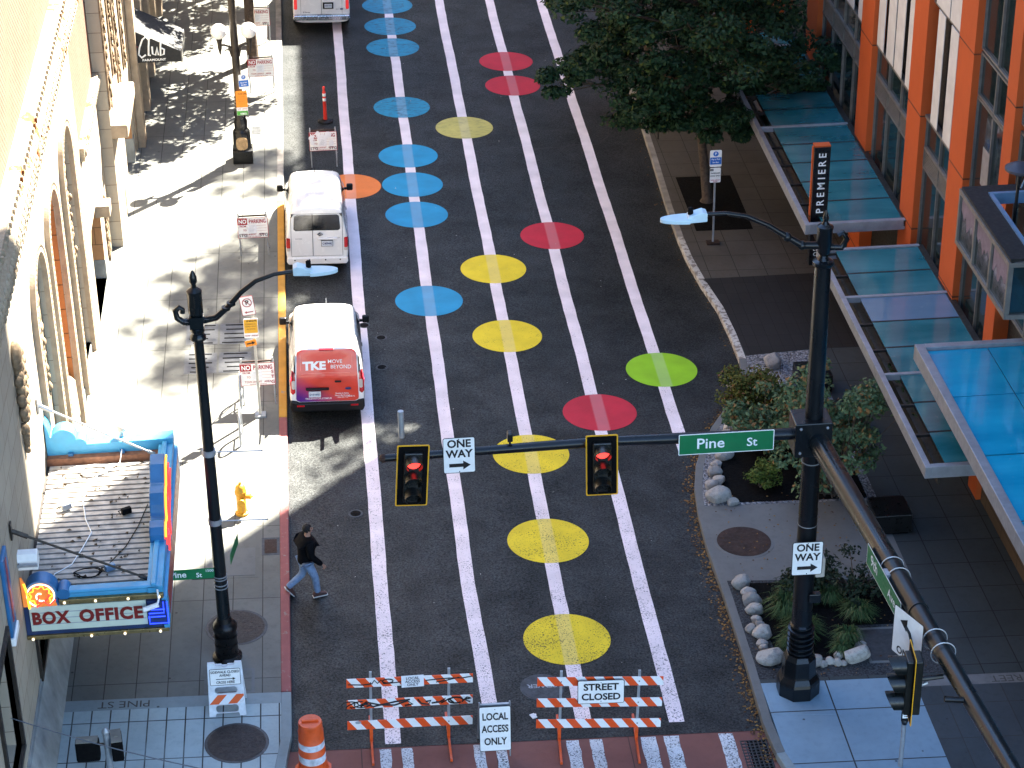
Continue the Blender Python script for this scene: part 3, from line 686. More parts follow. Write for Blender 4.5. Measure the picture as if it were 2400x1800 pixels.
for i in range(11): mb.bx(-.27, .27, -.46+i*.092-.012, -.46+i*.092+.012, -.003, .007)
mb.build('grate', black_m, t)

# ------------------------------------------------------------------ theatre on the left
TX = -6.1
th = thing('theatre_building', 'sunlit cream stone and brick theatre with tall blind arches on the left', 'building', (TX, 45, gz(TX, SW)))
def archloop(yc, r, z0, zs, n=18): return [(yc+r, z0)]+arc(yc, zs, r, 0, 180, n)+[(yc-r, z0)]
def wallplate(outer, holes, t, x, name, m, parent=th):
    v, f = plate_holes(outer, holes, t)
    mb = MB(); mb.add([(x-t/2+c, a, b) for a, b, c in v], f)
    return mb.build(name, m, parent, w=True)
ARCH = [(41.95, 1.28), (45.15, 1.26), (48.80, 1.28)]
holes = [archloop(c, r-.27, 1.0, 7.62-r+.0) for c, r in ARCH]
door1 = [(52.3, .45), (55.0, .45), (55.0, 2.75), (54.7, 3.0), (52.6, 3.0), (52.3, 2.75)]
case = [(35.9, 1.0), (38.3, 1.0), (38.3, 2.6), (35.9, 2.6)]
case2 = [(31.2, 1.9), (32.9, 1.9), (32.9, 4.3), (31.2, 4.3)]
wallplate([(12, 1.25), (52.0, 1.25), (52.0, 0.5), (57.3, 0.5), (57.3, 5.15), (52.0, 5.15), (52.0, 8.62), (12, 8.62)],
          holes+[door1, [(a, max(b, 1.3)) for a, b in case], case2], 0.6, TX, 'stone_wall', stone)
MB().bx(TX-.6, TX+.02, 12, 51.99, 0.0, 1.25).bx(TX-.6, TX+.0, 52, 57.3, 0.0, .5).build('plinth', plinth_m, th, w=True)
MB().bx(TX-.62, TX-.05, 12, 52.02, 9.9, 26).bx(TX-.64, TX-.035, 52.02, 57.3, 5.5, 26).build('brick_wall', brick_m, th, w=True)
MB().bx(TX-12, TX-.66, 12, 110, 0.2, 26).build('core_wall', roofing, th, w=True)
# weathered belt cornice with its scallops
mb = MB(); mb.prism([(-.3, 8.62), (.10, 8.62), (.14, 8.78), (.20, 8.86), (.20, 9.05), (.30, 9.18), (.30, 9.62), (.22, 9.75), (.22, 9.95), (-.3, 10.05)], 12, 54.5, 'y')
mb.v = [(TX+x, y, z) for x, y, z in mb.v]
y = 12.2
while y < 54.3:
    mb.bx(TX+.2, TX+.27, y, y+.16, 8.9, 9.02); mb.sph((TX+.30, y+.12, 9.40), .13, 8, sq=(.5, .8, 1.3)); mb.bx(TX+.21, TX+.27, y+.02, y+.1, 9.78, 9.9); y += .30
mb.build('cornice', cornice_m, th, w=True, smooth=40)
mb = MB(); mb.bx(TX-.3, TX+.12, 52.02, 57.28, 5.15, 5.5); y = 52.1
while y < 57.2: mb.sph((TX+.13, y+.08, 5.33), .10, 6, sq=(.5, .8, 1.2)); y += .2
mb.build('ornate_belt', cornice_m, th, w=True, smooth=40)
for i, (c, r) in enumerate(ARCH):
    zt = 7.62-r
    v, f = plate_holes(archloop(c, r, 1.0, zt), [archloop(c, r-.27, 0.98, zt)], .12)
    mb = MB(); mb.add([(TX+.06+cc, a, b) for a, b, cc in v], f)
    for k in range(120):                                             # beaded carving along the moulding
        s = k/119*(2*(zt-1)+pi*r)
        if s < zt-1: p = (c+r-.13, 1+s)
        elif s < zt-1+pi*r: a = (s-(zt-1))/r; p = (c+(r-.13)*cos(a), zt+(r-.13)*sin(a))
        else: p = (c-r+.13, zt-(s-(zt-1)-pi*r))
        mb.sph((TX+.12, p[0], p[1]), .036, 6, sq=(.45, 1, 1.5))
    mb.build('arch_moulding', stone_plain, th, w=True, smooth=35)
    # reveal band outside the moulding, a thin shadow line
    if i != 1:
        MB().bx(TX-.50, TX-.10, c-r+.2, c+r-.2, .9, 7.9).build('blind_panel', stucco_blocks, th, w=True)
        mb = MB(); mb.sph((TX-.07, c, 6.35), .26, 10, sq=(.35, 1, .7)); mb.sph((TX-.06, c-.05, 6.0), .16, 10, sq=(.5, 1, 1.2)); mb.sph((TX-.04, c, 5.7), .11, 10, sq=(.6, 1, 1))
        for k in range(22): mb.sph((TX-.04+random.uniform(-.03, .06), c+random.gauss(0, .16), 5.6-k*.075+random.uniform(-.05, .05)), random.uniform(.065, .10), 8, sq=(.6, 1, 1.2))
        mb.build('carved_figure', carved, th, w=True, smooth=60)
    else:
        MB().bx(TX-.60, TX-.56, c-r+.2, c+r-.2, .9, 7.9).build('niche_back', stone_warm, th, w=True)
        v, f = plate_holes(archloop(c, r-.268, 1.0, zt), [archloop(c, r-.30, .98, zt)], .52)
        mb = MB(); mb.add([(TX-.28+cc, a, b) for a, b, cc in v], f); mb.build('niche_reveal', niche_reveal, th, w=True)
        mb = MB(); mb.prism([(-.55, 2.6), (-.50, 2.9), (.02, 2.3), (.05, 1.4), (-.5, 1.2)], c-.8, c+.8, 'y'); mb.v = [(TX+x, y, z) for x, y, z in mb.v]
        mb.build('niche_balcony', stone_plain, th, w=True, bev=.03)
# cartouche
mb = MB()
for k in range(7): mb.sph((TX+.05, 37.9+random.uniform(-.15, .15), 7.3-k*.22), .28-.02*k, 10, sq=(.45, 1, 1))
for k in range(26): a = k*.55; mb.sph((TX+.08, 37.9+.42*cos(a)*(1-k/40), 6.55+.75*sin(a)*(1-k/60)), .12, 8, sq=(.8, 1, 1))
for k in range(8): mb.sph((TX+.04, 37.75+random.uniform(-.1, .1), 5.75-k*.08), .12-.008*k, 8)
mb.build('cartouche', carved, th, w=True, smooth=60)
# doorways
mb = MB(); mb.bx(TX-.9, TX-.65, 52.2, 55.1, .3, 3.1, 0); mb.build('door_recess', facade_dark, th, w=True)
MB().bx(TX-.62, TX-.004, 54.975, 54.99, 1.05, 3.0).build('door_jamb', stone_jamb, th, w=True)
MB().bx(TX-.62, TX+.01, 54.97, 55.3, .33, 1.04).build('jamb_plinth', plinth_m, th, w=True)
MB().bx(TX-.05, TX+.35, 54.2, 54.75, 2.62, 2.95).build('door_bracket', stone_plain, th, w=True, bev=.02)
# projecting end pavilion with carved pilasters
PV = TX+.30
wallplate([(57.3, .3), (64.2, .3), (64.2, 26), (57.3, 26)], [[(60.8, .3), (63.3, .3), (63.3, 3.0), (60.8, 3.0)]], .9, PV, 'pavilion_wall', stone)
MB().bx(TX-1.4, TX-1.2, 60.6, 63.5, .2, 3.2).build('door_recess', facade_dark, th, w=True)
MB().bx(TX-1.15, PV-.004, 63.27, 63.29, 1.1, 3.0).build('door_jamb', stone_jamb, th, w=True)
MB().bx(TX-1.2, PV+.02, 63.26, 63.6, .33, 1.1).build('jamb_plinth', plinth_m, th, w=True)
for y0, zz in ((57.45, 4.4), (59.2, 4.7), (60.6, 3.6), (62.6, 3.6)):
    mb = MB(); mb.bx(PV-.05, PV+.05, y0-.12, y0+.42, zz, 20)
    z = zz
    while z < 14: mb.sph((PV+.07+random.uniform(-.02, .03), y0+.15+random.uniform(-.12, .12), z), random.uniform(.05, .09), 6, sq=(.4, 1, 1.5)); z += .08
    mb.build('carved_pilaster', carved, th, w=True, smooth=50)
MB().bx(PV-.05, PV+.45, 57.3, 60.6, 3.55, 3.95).build('ledge', stone_plain, th, w=True, bev=.05)
mb = MB()
z = .6
while z < 2.3: mb.sph((TX+.03, 56.3+random.uniform(-.12, .12), z), random.uniform(.06, .1), 6, sq=(.5, 1, 1.5)); mb.sph((TX+.03, 56.0+random.uniform(-.1, .1), z), random.uniform(.05, .1), 6, sq=(.5, 1, 1.5)); z += .07
mb.build('carved_strip', carved, th, w=True)
MB().bx(TX-.3, PV+.05, 64.2, 110, .3, 26).build('side_wall', stone_plain, th, w=True)
for y0 in (64.4, 67.4, 70.4, 73.4, 76.4, 79.4): MB().bx(PV+.05, PV+.28, y0, y0+.7, .3, 26).build('pier', stone_plain, th, w=True, bev=.03)
for y0 in (65.6, 68.6, 71.6, 74.6, 77.6): MB().bx(PV+.05, PV+.08, y0-.1, y0+1.4, .9, 3.4).build('window', win_glass, th, w=True)
# glazed poster cases low on the wall
for cs in (case, case2):
    y0, y1, z0, z1 = cs[0][0], cs[1][0], max(cs[0][1], 1.3), cs[2][1]
    o = MB().bx(TX-.62, TX-.3, y0-.05, y1+.05, z0-.05, z1+.05).build('poster_case', M('poster_dark', (0.012, 0.009, 0.006), 0.3, sc=2), th, w=True)
    mb = MB()
    for a, b, c, d in ((y0-.12, y1+.12, z0-.12, z0), (y0-.12, y1+.12, z1, z1+.12), (y0-.12, y0, z0, z1), (y1, y1+.12, z0, z1)): mb.bx(TX-.1, TX+.06, a, b, c, d)
    mb.build('case_frame', bronze_m, o, w=True)
# wedge plinth below the marquee
mb = MB(); mb.prism([(0, 0), (.35, 0), (.06, .85), (0, .85)], 30, 38.9, 'y'); mb.v = [(TX+x, y, z+gz(TX, SW)) for x, y, z in mb.v]
mb.build('sloped_plinth', plinth_m, th, w=True)

# little awning
aw = thing('awning', 'black canvas awning with white script lettering over a theatre side door', 'awning', (TX+.35, 64.6, 3.0))
W_, Hh, Dp = 1.55, 1.1, 1.0
y1 = 2.0
mb = MB(); v = [(0, 0, 0), (W_, 0, -.02), (W_, 0, .30), (0, 0, Hh), (0, y1, 0), (W_, y1, -.02), (W_, y1, .30), (0, y1, Hh)]
mb.add(v, [(0, 1, 2, 3), (7, 6, 5, 4), (3, 2, 6, 7), (0, 3, 7, 4)], 0); mb.add(v, [(1, 5, 6, 2)], 0)
mb.build('canopy_cloth', M('black_canvas', (0.010, 0.0115, 0.0135), 0.75, var=.2), aw)
mb = MB(); mb.bx(W_-.02, W_+.015, -.01, y1+.01, -.04, .31); mb.build('valance', M('grey_canvas', (0.13, .13, .12), .7), aw)
lettering([('the', .10, .18, .52, 1, 1.2), ('PARAMOUNT', .10, .72, .075, 0, 1.15, .02)], aw, y=-.012, mats=[white_ink, red_ink])
mb = MB()
sc = .0105                                                         # brush lettering as swept strokes
strokes = [[(58, 62), (50, 70), (40, 62), (30, 38), (26, 18), (34, 8), (46, 16)], [(60, 66), (56, 40), (54, 14), (60, 14)], [(66, 40), (66, 18), (74, 14), (80, 38), (82, 14)], [(94, 66), (90, 40), (88, 12), (98, 16), (100, 30), (92, 34)]]
for s in strokes: mb.tube([(x*sc, -.016, y*sc+.08) for x, y in s], .028, 6)
mb.build('script_lettering', white_ink, aw, smooth=50)

# ------------------------------------------------------------------ marquee
MX0, MX1, MY0, MY1 = TX+.01, -3.50, 35.0, 40.45
mq = thing('box_office_marquee', 'blue theatre marquee with neon scrolls and red box office lettering', 'marquee', (TX, 37.7, 2.8))
mb = MB(); mb.bx(MX0, -3.82, 35.22, 40.3, 3.34, 3.44, 1)
y = 35.3
while y < 40.1: mb.bx(MX0+.06, -3.84, y, y+.125, 3.44, 3.475, 0); y += .185
mb.build('ribbed_deck', [mq_deck, mq_gap], mq, w=True)
mb = MB(); mb.bx(MX0, -3.80, 40.12, 40.28, 3.44, 3.60); mb.build('flashing', mq_rust, mq, w=True)
# back parapet with cloud shaped end
bo = [(TX+.02, 2.85), (-3.5, 2.85), (-3.5, 3.85), (-5.26, 3.82)]+arc(-5.40, 3.82, .14, 5, 120, 7)+arc(-5.72, 3.93, .26, 5, 160, 12)+[(-5.985, 4.03), (-6.0, 4.12), (-6.03, 4.25), (TX+.02, 4.38)]
mb = MB(); mb.prism(bo, 40.28, 40.62, 'y'); mb.build('scalloped_parapet', mq_blue2, mq, w=True)
for x in (-5.6, -4.55): MB().bx(x-.05, x+.05, 40.2, 40.279, 3.47, 3.66).build('bracket', mq_blue, mq, w=True)
# street side
mb = MB(); mb.bx(-3.80, -3.50, 35.0, 40.275, 3.50, 3.74); mb.bx(-3.55, -3.44, 34.96, 40.6, 2.80, 3.50); mb.bx(-3.72, -3.62, 35.0, 40.275, 3.74, 3.80)
mb.build('side_fascia', mq_blue2, mq, w=True, bev=.02)
hump = [(36.55, 3.72)]+arc(36.85, 3.78, .24, 190, 0, 8)[::-1][::-1]+[(37.1, 3.9), (37.1, 4.05)]+arc(37.7, 4.05, .55, 160, 90, 6)+[(38.35, 4.62), (38.35, 3.72)]
hump = [(36.5, 3.72), (36.5, 3.9), (36.6, 4.02), (36.78, 4.06), (36.95, 3.98), (37.05, 4.0), (37.12, 4.2), (37.3, 4.36), (37.5, 4.40), (37.62, 4.38), (37.70, 4.44), (37.95, 4.62), (38.3, 4.66), (38.3, 3.72)]
mb = MB(); mb.prism(hump, -3.80, -3.52, 'x'); mb.build('scrolled_crest', mq_blue, mq, w=True, bev=.02)
mb = MB()
for k in range(3): mb.tube([(-3.50+.03*k, a, b-.10-.13*k) for a, b in hump[1:-1]], .022, 6)
mb.build('red_neon', neon_red, mq, w=True)
mb = MB(); mb.tube([(-3.49, a, b-.05) for a, b in hump[1:-1]], .02, 6); mb.build('yellow_neon', neon_yel, mq, w=True)
mb = MB(); mb.bx(-3.45, -3.435, 35.3, 40.3, 2.9, 3.45); mb.build('side_signboard', M('side_signboard_red', (0.30, 0.03, 0.03), .4), mq, w=True)
# front
mb = MB(); mb.bx(MX0, -3.5, 35.0, 35.2, 2.80, 3.52); mb.build('front_fascia', mq_navy, mq, w=True)
mb = MB(); mb.bx(-5.35, -3.52, 35.02, 35.32, 3.52, 3.68); mb.bx(-5.3, -3.55, 35.0, 35.2, 3.68, 3.75); mb.build('front_coping', mq_blue2, mq, w=True, bev=.03)
mb = MB(); mb.bx(-5.42, -3.5, 34.93, 35.05, 3.50, 3.60); mb.bx(MX0, -3.46, 34.95, 35.1, 2.74, 2.82); mb.build('brass_trim', brass, mq, w=True, bev=.01)
lb = MB().bx(-5.99, -3.84, 34.975, 35.0, 2.92, 3.46).build('letterboard', mq_face, mq, w=True)
mb = MB()
for z in (3.06, 3.19, 3.32): mb.bx(-5.97, -3.86, 34.970, 34.9745, z-.007, z+.007)
mb.build('letter_rail', grey_ink, lb, w=True)
mb = MB()
for word, x0, wd in (('BOX', -5.62, .70), ('OFFICE', -4.50, 1.18)):
    v, f = text_verts(word, .36, 1.0, .05, 0, 1.12)
    k = wd/(max(a for a, b in v)-min(a for a, b in v)); mb.add([(x0+a*k, 34.965, 3.19+b) for a, b in v], f)
mb.build('lettering', mq_letters, mq, w=True, recalc=False)
mb = MB(); mb.bx(-3.82, -3.47, 34.95, 35.0, 2.9, 3.45); mb.build('corner_block', mq_navy, mq, w=True)
mb = MB()
for k, (a, b) in enumerate(((3.40, 3.12), (3.30, 3.05), (2.98, 2.98))): pass
mb.tube([(-3.80, 34.93, 3.12), (-3.80, 34.93, 2.95), (-3.45, 34.93, 2.95), (-3.45, 34.93, 3.42)], .014, 6); mb.tube([(-3.80, 34.93, 3.18), (-3.52, 34.93, 3.18), (-3.52, 34.93, 3.42)], .012, 6)
mb.tube([(-3.78, 34.93, 3.10), (-3.5, 34.93, 3.10)], .012, 6); mb.tube([(-3.75, 34.93, 3.26), (-3.50, 34.93, 3.26)], .012, 6)
mb.build('blue_neon', neon_blue, mq, w=True)
# scroll end
SC = (-5.74, 3.72)
mb = MB(); mb.prism([(SC[0]+.30*cos(2*pi*i/28), SC[1]+.30*sin(2*pi*i/28)) for i in range(28)], 34.98, 35.32, 'y'); mb.prism([(-6.02, 3.46), (-5.42, 3.46), (-5.46, 3.72), (-6.02, 3.72)], 34.985, 35.315, 'y')
mb.prism([(-5.33+.12*cos(2*pi*i/20), 3.70+.12*sin(2*pi*i/20)) for i in range(20)], 34.97, 35.30, 'y'); mb.build('scroll', mq_blue, mq, w=True, smooth=30)
mb = MB(); mb.prism([(SC[0]+.26*cos(2*pi*i/28), SC[1]+.26*sin(2*pi*i/28)) for i in range(28)], 34.968, 34.979, 'y'); mb.prism([(-6.0, 3.47), (-5.46, 3.47), (-5.50, 3.62), (-6.0, 3.68)], 34.965, 34.975, 'y')
mb.build('scroll_face', neon_or, mq, w=True)
sp_ = [(SC[0]+(.03+.025*t)*cos(1.2+t*1.0), 34.95, SC[1]+(.03+.025*t)*sin(1.2+t*1.0)) for t in [i*.2 for i in range(48)]]
mb = MB(); mb.tube(sp_[:36], .014, 6); mb.build('white_neon', neon_wht, mq, w=True)
mb = MB(); mb.tube([(SC[0]+.25*cos(a), 34.95, SC[1]+.25*sin(a)) for a in [i*pi/14-.9 for i in range(24)]], .013, 6); mb.build('white_neon', neon_wht, mq, w=True)
mb = MB(); mb.tube([(SC[0]+(.19+.025*cos(9*a))*cos(a), 34.94, SC[1]+(.19+.025*cos(9*a))*sin(a)) for a in [i*pi/40-.7 for i in range(66)]], .012, 6); mb.tube([(-6.02, 34.95, 4.0), (-5.98, 34.95, 3.8), (-5.97, 34.95, 3.45)], .022, 6); mb.build('yellow_neon', neon_yel, mq, w=True)
mb = MB(); mb.tube([(-5.78, 34.94, 3.72), (-5.82, 34.94, 3.48), (-5.70, 34.94, 3.60), (-5.60, 34.94, 3.50), (-5.48, 34.94, 3.62)], .018, 6); mb.tube([p for p in sp_[20:44]], .018, 6); mb.build('red_neon', neon_red, mq, w=True)
mb = MB(); mb.prism([(-6.08, 3.48), (-5.99, 3.48), (-5.99, 3.95), (-6.05, 4.12), (-6.08, 4.12)], 34.96, 34.99, 'y'); mb.build('amber_fan', neon_or, mq, w=True)
mb = MB()
for x, z in ((-5.98, 2.775), (-4.90, 2.775), (-4.28, 2.775), (-3.62, 2.775), (-5.32, 3.55), (-4.75, 3.55), (-4.15, 3.55), (-3.58, 3.55)): mb.sph((x, 34.92, z), .028, 8)
mb.build('bulb', bulb_m, mq, w=True)
# tie rods
for (a, b, nm) in (((TX+.02, 39.8, 5.07), (-3.86, 40.15, 3.55), 0), ((TX+.02, 34.75, 5.30), (-3.78, 35.35, 3.68), 1)):
    A_, B_ = Vector(a), Vector(b); mb = MB(); mb.tube([A_, B_], .024, 8); mb.tube([A_, A_.lerp(B_, .12)], .045, 6); mb.tube([A_.lerp(B_, .93), B_], .04, 6); mb.box((TX+.03, A_.y, A_.z), (.03, .14, .34))
    mb.build('tie_rod', galv if nm == 0 else bronze_m, mq, w=True)
# small things lying on and round it
t = thing('floodlight', 'white hooded floodlight on the wall above the neon scroll', 'floodlight', (-5.93, 35.25, 4.35))
mb = MB(); mb.prism([(-.14, -.16), (.16, -.14), (.17, .08), (.08, .17), (-.10, .17), (-.16, .05)], -.19, .19, 'x'); mb.build('housing', white_m, t, bev=.015); MB().bx(-.16, -.14, -.23, .23, -.05, .02).bx(-.2, .2, -.24, -.2, -.03, .02).build('bracket', galv, t)
for x, y, z, m, lb in ((-4.55, 36.0, 3.5, alu_blue, 'small blue floodlight lying on the near end of the marquee deck'), (-5.55, 38.3, 3.5, galv, 'small grey floodlight lying at the wall side of the marquee deck'), (-4.35, 38.0, 3.5, dull_black, 'small black lamp lying in the middle of the marquee deck')):
    t = thing('small_floodlight', lb, 'floodlight', (x, y, z), .5)
    MB().box((0, 0, .07), (.2, .10, .13)).build('housing', m, t, bev=.015); MB().tube([(-.12, 0, .02), (-.13, .1, .05), (.1, .12, .02)], .012, 5).build('bracket', black_m, t)
t = thing('globe_light', 'small round lamp clipped to the back parapet of the marquee', 'lamp', (-4.55, 40.5, 3.86))
MB().sph((0, 0, .16), .10).build('globe', M('pale_shade', (.5, .46, .38), .5), t, smooth=60); MB().lathe([(.05, 0), (.03, .07)], n=10).build('clip', galv, t)
pts = [(-4.55, 40.2, 3.7), (-4.6, 40.0, 3.5), (-5.0, 39.6, 3.49), (-5.2, 39.2, 3.49), (-5.25, 38.6, 3.49), (-5.15, 37.9, 3.49), (-5.0, 37.4, 3.49), (-5.15, 36.8, 3.49), (-5.3, 36.3, 3.49), (-5.6, 36.0, 3.49), (-5.65, 35.6, 3.49)]
tag(MB().tube(pts, .011, 5).build('cable', white_ink), 'white cable trailing across the marquee deck', 'cable')
mb = MB(); mb.tube([(-5.1+(.24+.02*(i % 5))*cos(i*.5), 39.75+.2*sin(i*.5), 3.50+.004*(i % 7)) for i in range(60)], .010, 5); tag(mb.build('cable_coil', white_ink), 'coil of white cable at the back of the marquee deck', 'cable')
mb = MB(); mb.tube([(-4.95+(.2+.03*(i % 4))*cos(i*.5), 35.95+.16*sin(i*.5), 3.50+.004*(i % 7)) for i in range(40)]+[(-4.6, 36.2, 3.5), (-4.3, 36.8, 3.5), (-4.1, 37.5, 3.5), (-3.95, 38.3, 3.5)], .010, 5); tag(mb.build('cable_coil', dull_black), 'black cable coil near the tie rod on the marquee deck', 'cable')
mb = MB()
for _ in range(100):
    x, y = random.uniform(-5.9, -3.9), random.uniform(35.4, 40.0)
    if random.random() < .4 and x < -5.2: continue
    a = random.uniform(0, pi); s = random.uniform(.025, .065); c_, s_ = cos(a)*s, sin(a)*s
    mb.add([(x-c_, y-s_, 3.487), (x+s_*.6, y-c_*.6, 3.50+random.uniform(0, .03)), (x+c_, y+s_, 3.487), (x-s_*.6, y+c_*.6, 3.505)], [(0, 1, 2, 3)])
tag(mb.build('dead_leaves', M('dead_leaf', (0.06, 0.038, 0.02), .9, var=.5, sc=20), recalc=False), 'dead brown leaves scattered on the marquee deck', 'leaves', kind='stuff')
t = thing('security_camera', 'white bullet security camera on the marquee corner', 'camera', (-3.62, 34.93, 3.5))
MB().tube([(.02, 0, .2), (.03, -.02, 0), (0, -.05, -.08)], .02, 6).build('bracket', white_ink, t); MB().tube([(-.26, -.1, -.16), (.02, -.06, -.09)], .05, 10).build('housing', white_m, t, smooth=40)
t = thing('blade_sign', 'edge of a tall blue vertical sign on the theatre wall at the left border', 'sign', (TX, 33.55, 4.6))
MB().bx(.0, .07, -.30, .26, -.62, 1.0).build('sign_box', mq_blue, t, bev=.02); MB().bx(-.02, .10, -.33, .29, -.78, -.62).build('base_trim', white_m, t, bev=.02); MB().bx(.07, .085, -.1, .02, -.4, .9).build('red_tube', M('dull_red_tube', (.28, .05, .06), .4), t)

# ------------------------------------------------------------------ orange building on the right
FX = 14.5
rb = thing('apartment_building', 'orange panelled apartment building with glass canopies and cream cladding on the right', 'building', (FX, 45, gz(FX, SW)))
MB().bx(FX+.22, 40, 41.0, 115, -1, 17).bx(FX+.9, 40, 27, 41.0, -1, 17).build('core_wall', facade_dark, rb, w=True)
MB().bx(FX+.05, 40, 65.1, 115, 17, 24.3).build('upper_wall', terracotta, rb, w=True)
MB().bx(FX+.05, 40, 22, 61.9, 17, 75).build('tower', tower_m, rb, w=True)
COLS = [(42.45, 43.1), (45.6, 46.8), (49.4, 50.6), (54.35, 55.6), (60.7, 62.05), (65.9, 67.2), (71, 72.3), (76.2, 77.5), (81.4, 82.7), (86.6, 87.9)]
for a, b in COLS: MB().bx(FX-.12, FX+.4, a, b, -.5, 17).build('column', terracotta, rb, w=True)
MB().bx(FX-.02, FX+.9, 27, 42.4, -.5, 3.2).build('base_wall', brown_wall, rb, w=True)
def window(y0, y1, z0, z1, n, x=FX+.10):
    p = MB().bx(x, x+.03, y0, y1, z0, z1).build('window', win_glass, rb, w=True)
    mb = MB(); t = .05
    for i in range(n+1):
        y = y0+(y1-y0)*i/n; mb.bx(x-.06, x-.001, y-t/2, y+t/2, z0, z1)
    for z in (z0, z1): mb.bx(x-.058, x-.002, y0, y1, z-t/2, z+t/2)
    mb.build('window_frame', mullion, p, w=True)
    return p
def louvre(y0, y1, z0, z1, n):
    mb = MB(); k = 8
    for i in range(k): z = z0+(z1-z0)*(i+.5)/k; mb.box((FX+.09, (y0+y1)/2, z), (.07, y1-y0, .022), 0, Matrix.Rotation(.5, 3, 'Y'))
    for i in range(n+1): y = y0+(y1-y0)*i/n; mb.bx(FX+.03, FX+.10, y-.025, y+.025, z0, z1)
    mb.bx(FX+.03, FX+.1, y0, y1, z0-.03, z0+.03); mb.bx(FX+.03, FX+.1, y0, y1, z1-.03, z1+.03)
    mb.build('louvre', mullion, rb, w=True)
BAYS = [(46.8, 49.4, 2), (50.6, 54.35, 3), (55.6, 60.7, 4), (62.05, 65.9, 3), (67.2, 71, 3), (72.3, 76.2, 3), (77.5, 81.4, 3)]
for a, b, n in BAYS:
    zl = 5.05
    window(a, b, -.3 if a < 50 else 2.6, zl-.02, n); louvre(a, b, zl, zl+.5, n); window(a, b, zl+.52, 6.32, n)
    # cream fins above with dark slots between
    mb = MB(); k = n*1.0; m_ = {2: [(0.15, .40), (.60, .82)], 3: [(.02, .18), (.30, .50), (.53, .70), (.79, 1.0)], 4: [(.0, .16), (.26, .42), (.45, .62), (.72, .86), (.90, 1.0)]}[n]
    m_ = {2: [(0.14, .38), (.58, .80)], 3: [(.02, .20), (.30, .50), (.53, .72), (.80, .98)], 4: [(.0, .16), (.26, .42), (.45, .62), (.72, .86), (.90, 1.0)]}[n]
    for f0, f1 in m_: mb.bx(FX-.02, FX-.005, a+(b-a)*f0, a+(b-a)*f1, 6.42, 9.25)
    m2 = [(.0, .44), (.47, .9)] if n == 2 else [(.0, .3), (.34, .64), (.68, 1.0)]
    for f0, f1 in m2: mb.bx(FX-.02, FX-.005, a+(b-a)*f0, a+(b-a)*f1, 9.32, 12.4)
    mb.build('cream_cladding', cream_panel, rb, w=True)
    mb = MB(); mb.bx(FX+.0, FX+.14, a, b, 6.33, 6.41); mb.build('floor_trim', mullion, rb, w=True); MB().bx(FX+.0, FX+.14, a, b, 9.25, 9.31).build('floor_trim', mullion, rb, w=True)
    if n: window(a, b, 12.5, 16, n)
for z0, z1 in ((-.3, 5.6), (5.75, 8.35), (8.42, 9.4), (9.5, 12.4), (12.5, 16.5)): window(43.1, 45.6, z0, z1, 2)
for z0, z1 in ((4.7, 8.8), (9.0, 12.4)): window(38.0, 42.45, z0, z1, 3)
for f in ((43.3, 9.6, .35, .5), (44.5, 6.5, .5, .9), (39.5, 7.9, .5, .6)):    # things seen behind the panes
    MB().bx(FX+.09, FX+.098, f[0], f[0]+f[2], f[1], f[1]+f[3]).build('window_blind', M('pale_blind', (.22, .20, .19), .8), rb, w=True)
# projecting glazed bay
by = MB(); BX0, BY0, BY1, BZ0, BZ1 = 13.15, 38.15, 41.65, 6.72, 7.86
bay = MB().bx(BX0, BX0+.03, BY0, BY1, BZ0, BZ1-.05).bx(BX0+.03, FX, BY0, BY0+.03, BZ0, BZ1-.05).bx(BX0+.05, FX, BY0+.03, BY1-.03, BZ0-.02, BZ0+.03).build('projecting_bay', win_glass, rb, w=True)
mb = MB()
for i in range(4):
    y = BY0+(BY1-BY0)*i/3; mb.bx(BX0-.05, BX0+.05, y-.04, y+.04, BZ0-.05, BZ1)
for z in (BZ0, BZ1): mb.bx(BX0-.052, BX0+.06, BY0-.05, BY1+.05, z-.05, z+.05); mb.bx(BX0, FX, BY0-.06, BY0-.001, z-.05, z+.05)
mb.build('bay_frame', mullion, bay, w=True)
mb = MB()
mb.bx(BX0-.02, BX0+.42, BY0, BY1, BZ1+.05, BZ1+.11, 0); mb.bx(BX0+.42, FX, BY1-.45, BY1, BZ1+.05, BZ1+.11, 0)
mb.bx(BX0+.42, BX0+.50, BY0, BY1-.45, BZ1-.1, BZ1+.15, 1); mb.bx(BX0+.42, FX, BY1-.5, BY1-.42, BZ1-.1, BZ1+.152, 1); mb.bx(FX-.15, FX-.02, BY0, BY1-.5, BZ1-.3, BZ1+.12, 1)
mb.build('bay_coping', [facade_dark, alu_blue], bay, w=True)
mb = MB(); random.seed(3)
for i in range(3):                                                 # pinkish reflections painted as ragged patches on the bay panes
    y0 = BY0+(BY1-BY0)*i/3+.08; y1_ = BY0+(BY1-BY0)*(i+1)/3-.08; n = 9
    ol = [(y0, BZ1-.12)]+[(y0+(y1_-y0)*k/n, BZ0+.42+.38*random.random()) for k in range(n+1)]+[(y1_, BZ1-.12)]
    mb.prism(ol, BX0-.004, BX0-.001, 'x')
mb.build('bay_reflection', M('pink_reflection', (.15, .115, .15), .7, var=.2), bay, w=True)
MB().tube([(FX-.3, BY0+.25, BZ0-.3), (FX-.3, BY0+.25, BZ0)], .1, 8).build('bay_bracket', mullion, bay, w=True)
t = thing('hooded_lamp', 'black lamp with a flat disc hood standing over the glazed bay', 'lamp', (13.9, 40.4, 7.9))
MB().tube([(0, 0, -.6), (0, 0, .95)], .035, 8).build('stem', black_m, t); MB().lathe([(.06, 1.12), (.16, 1.08), (.30, 1.0), (.30, .95), (.12, .90), (.10, .84)], n=24).build('hood', M('dark_violet_metal', (.035, .033, .045), .5), t, smooth=40)
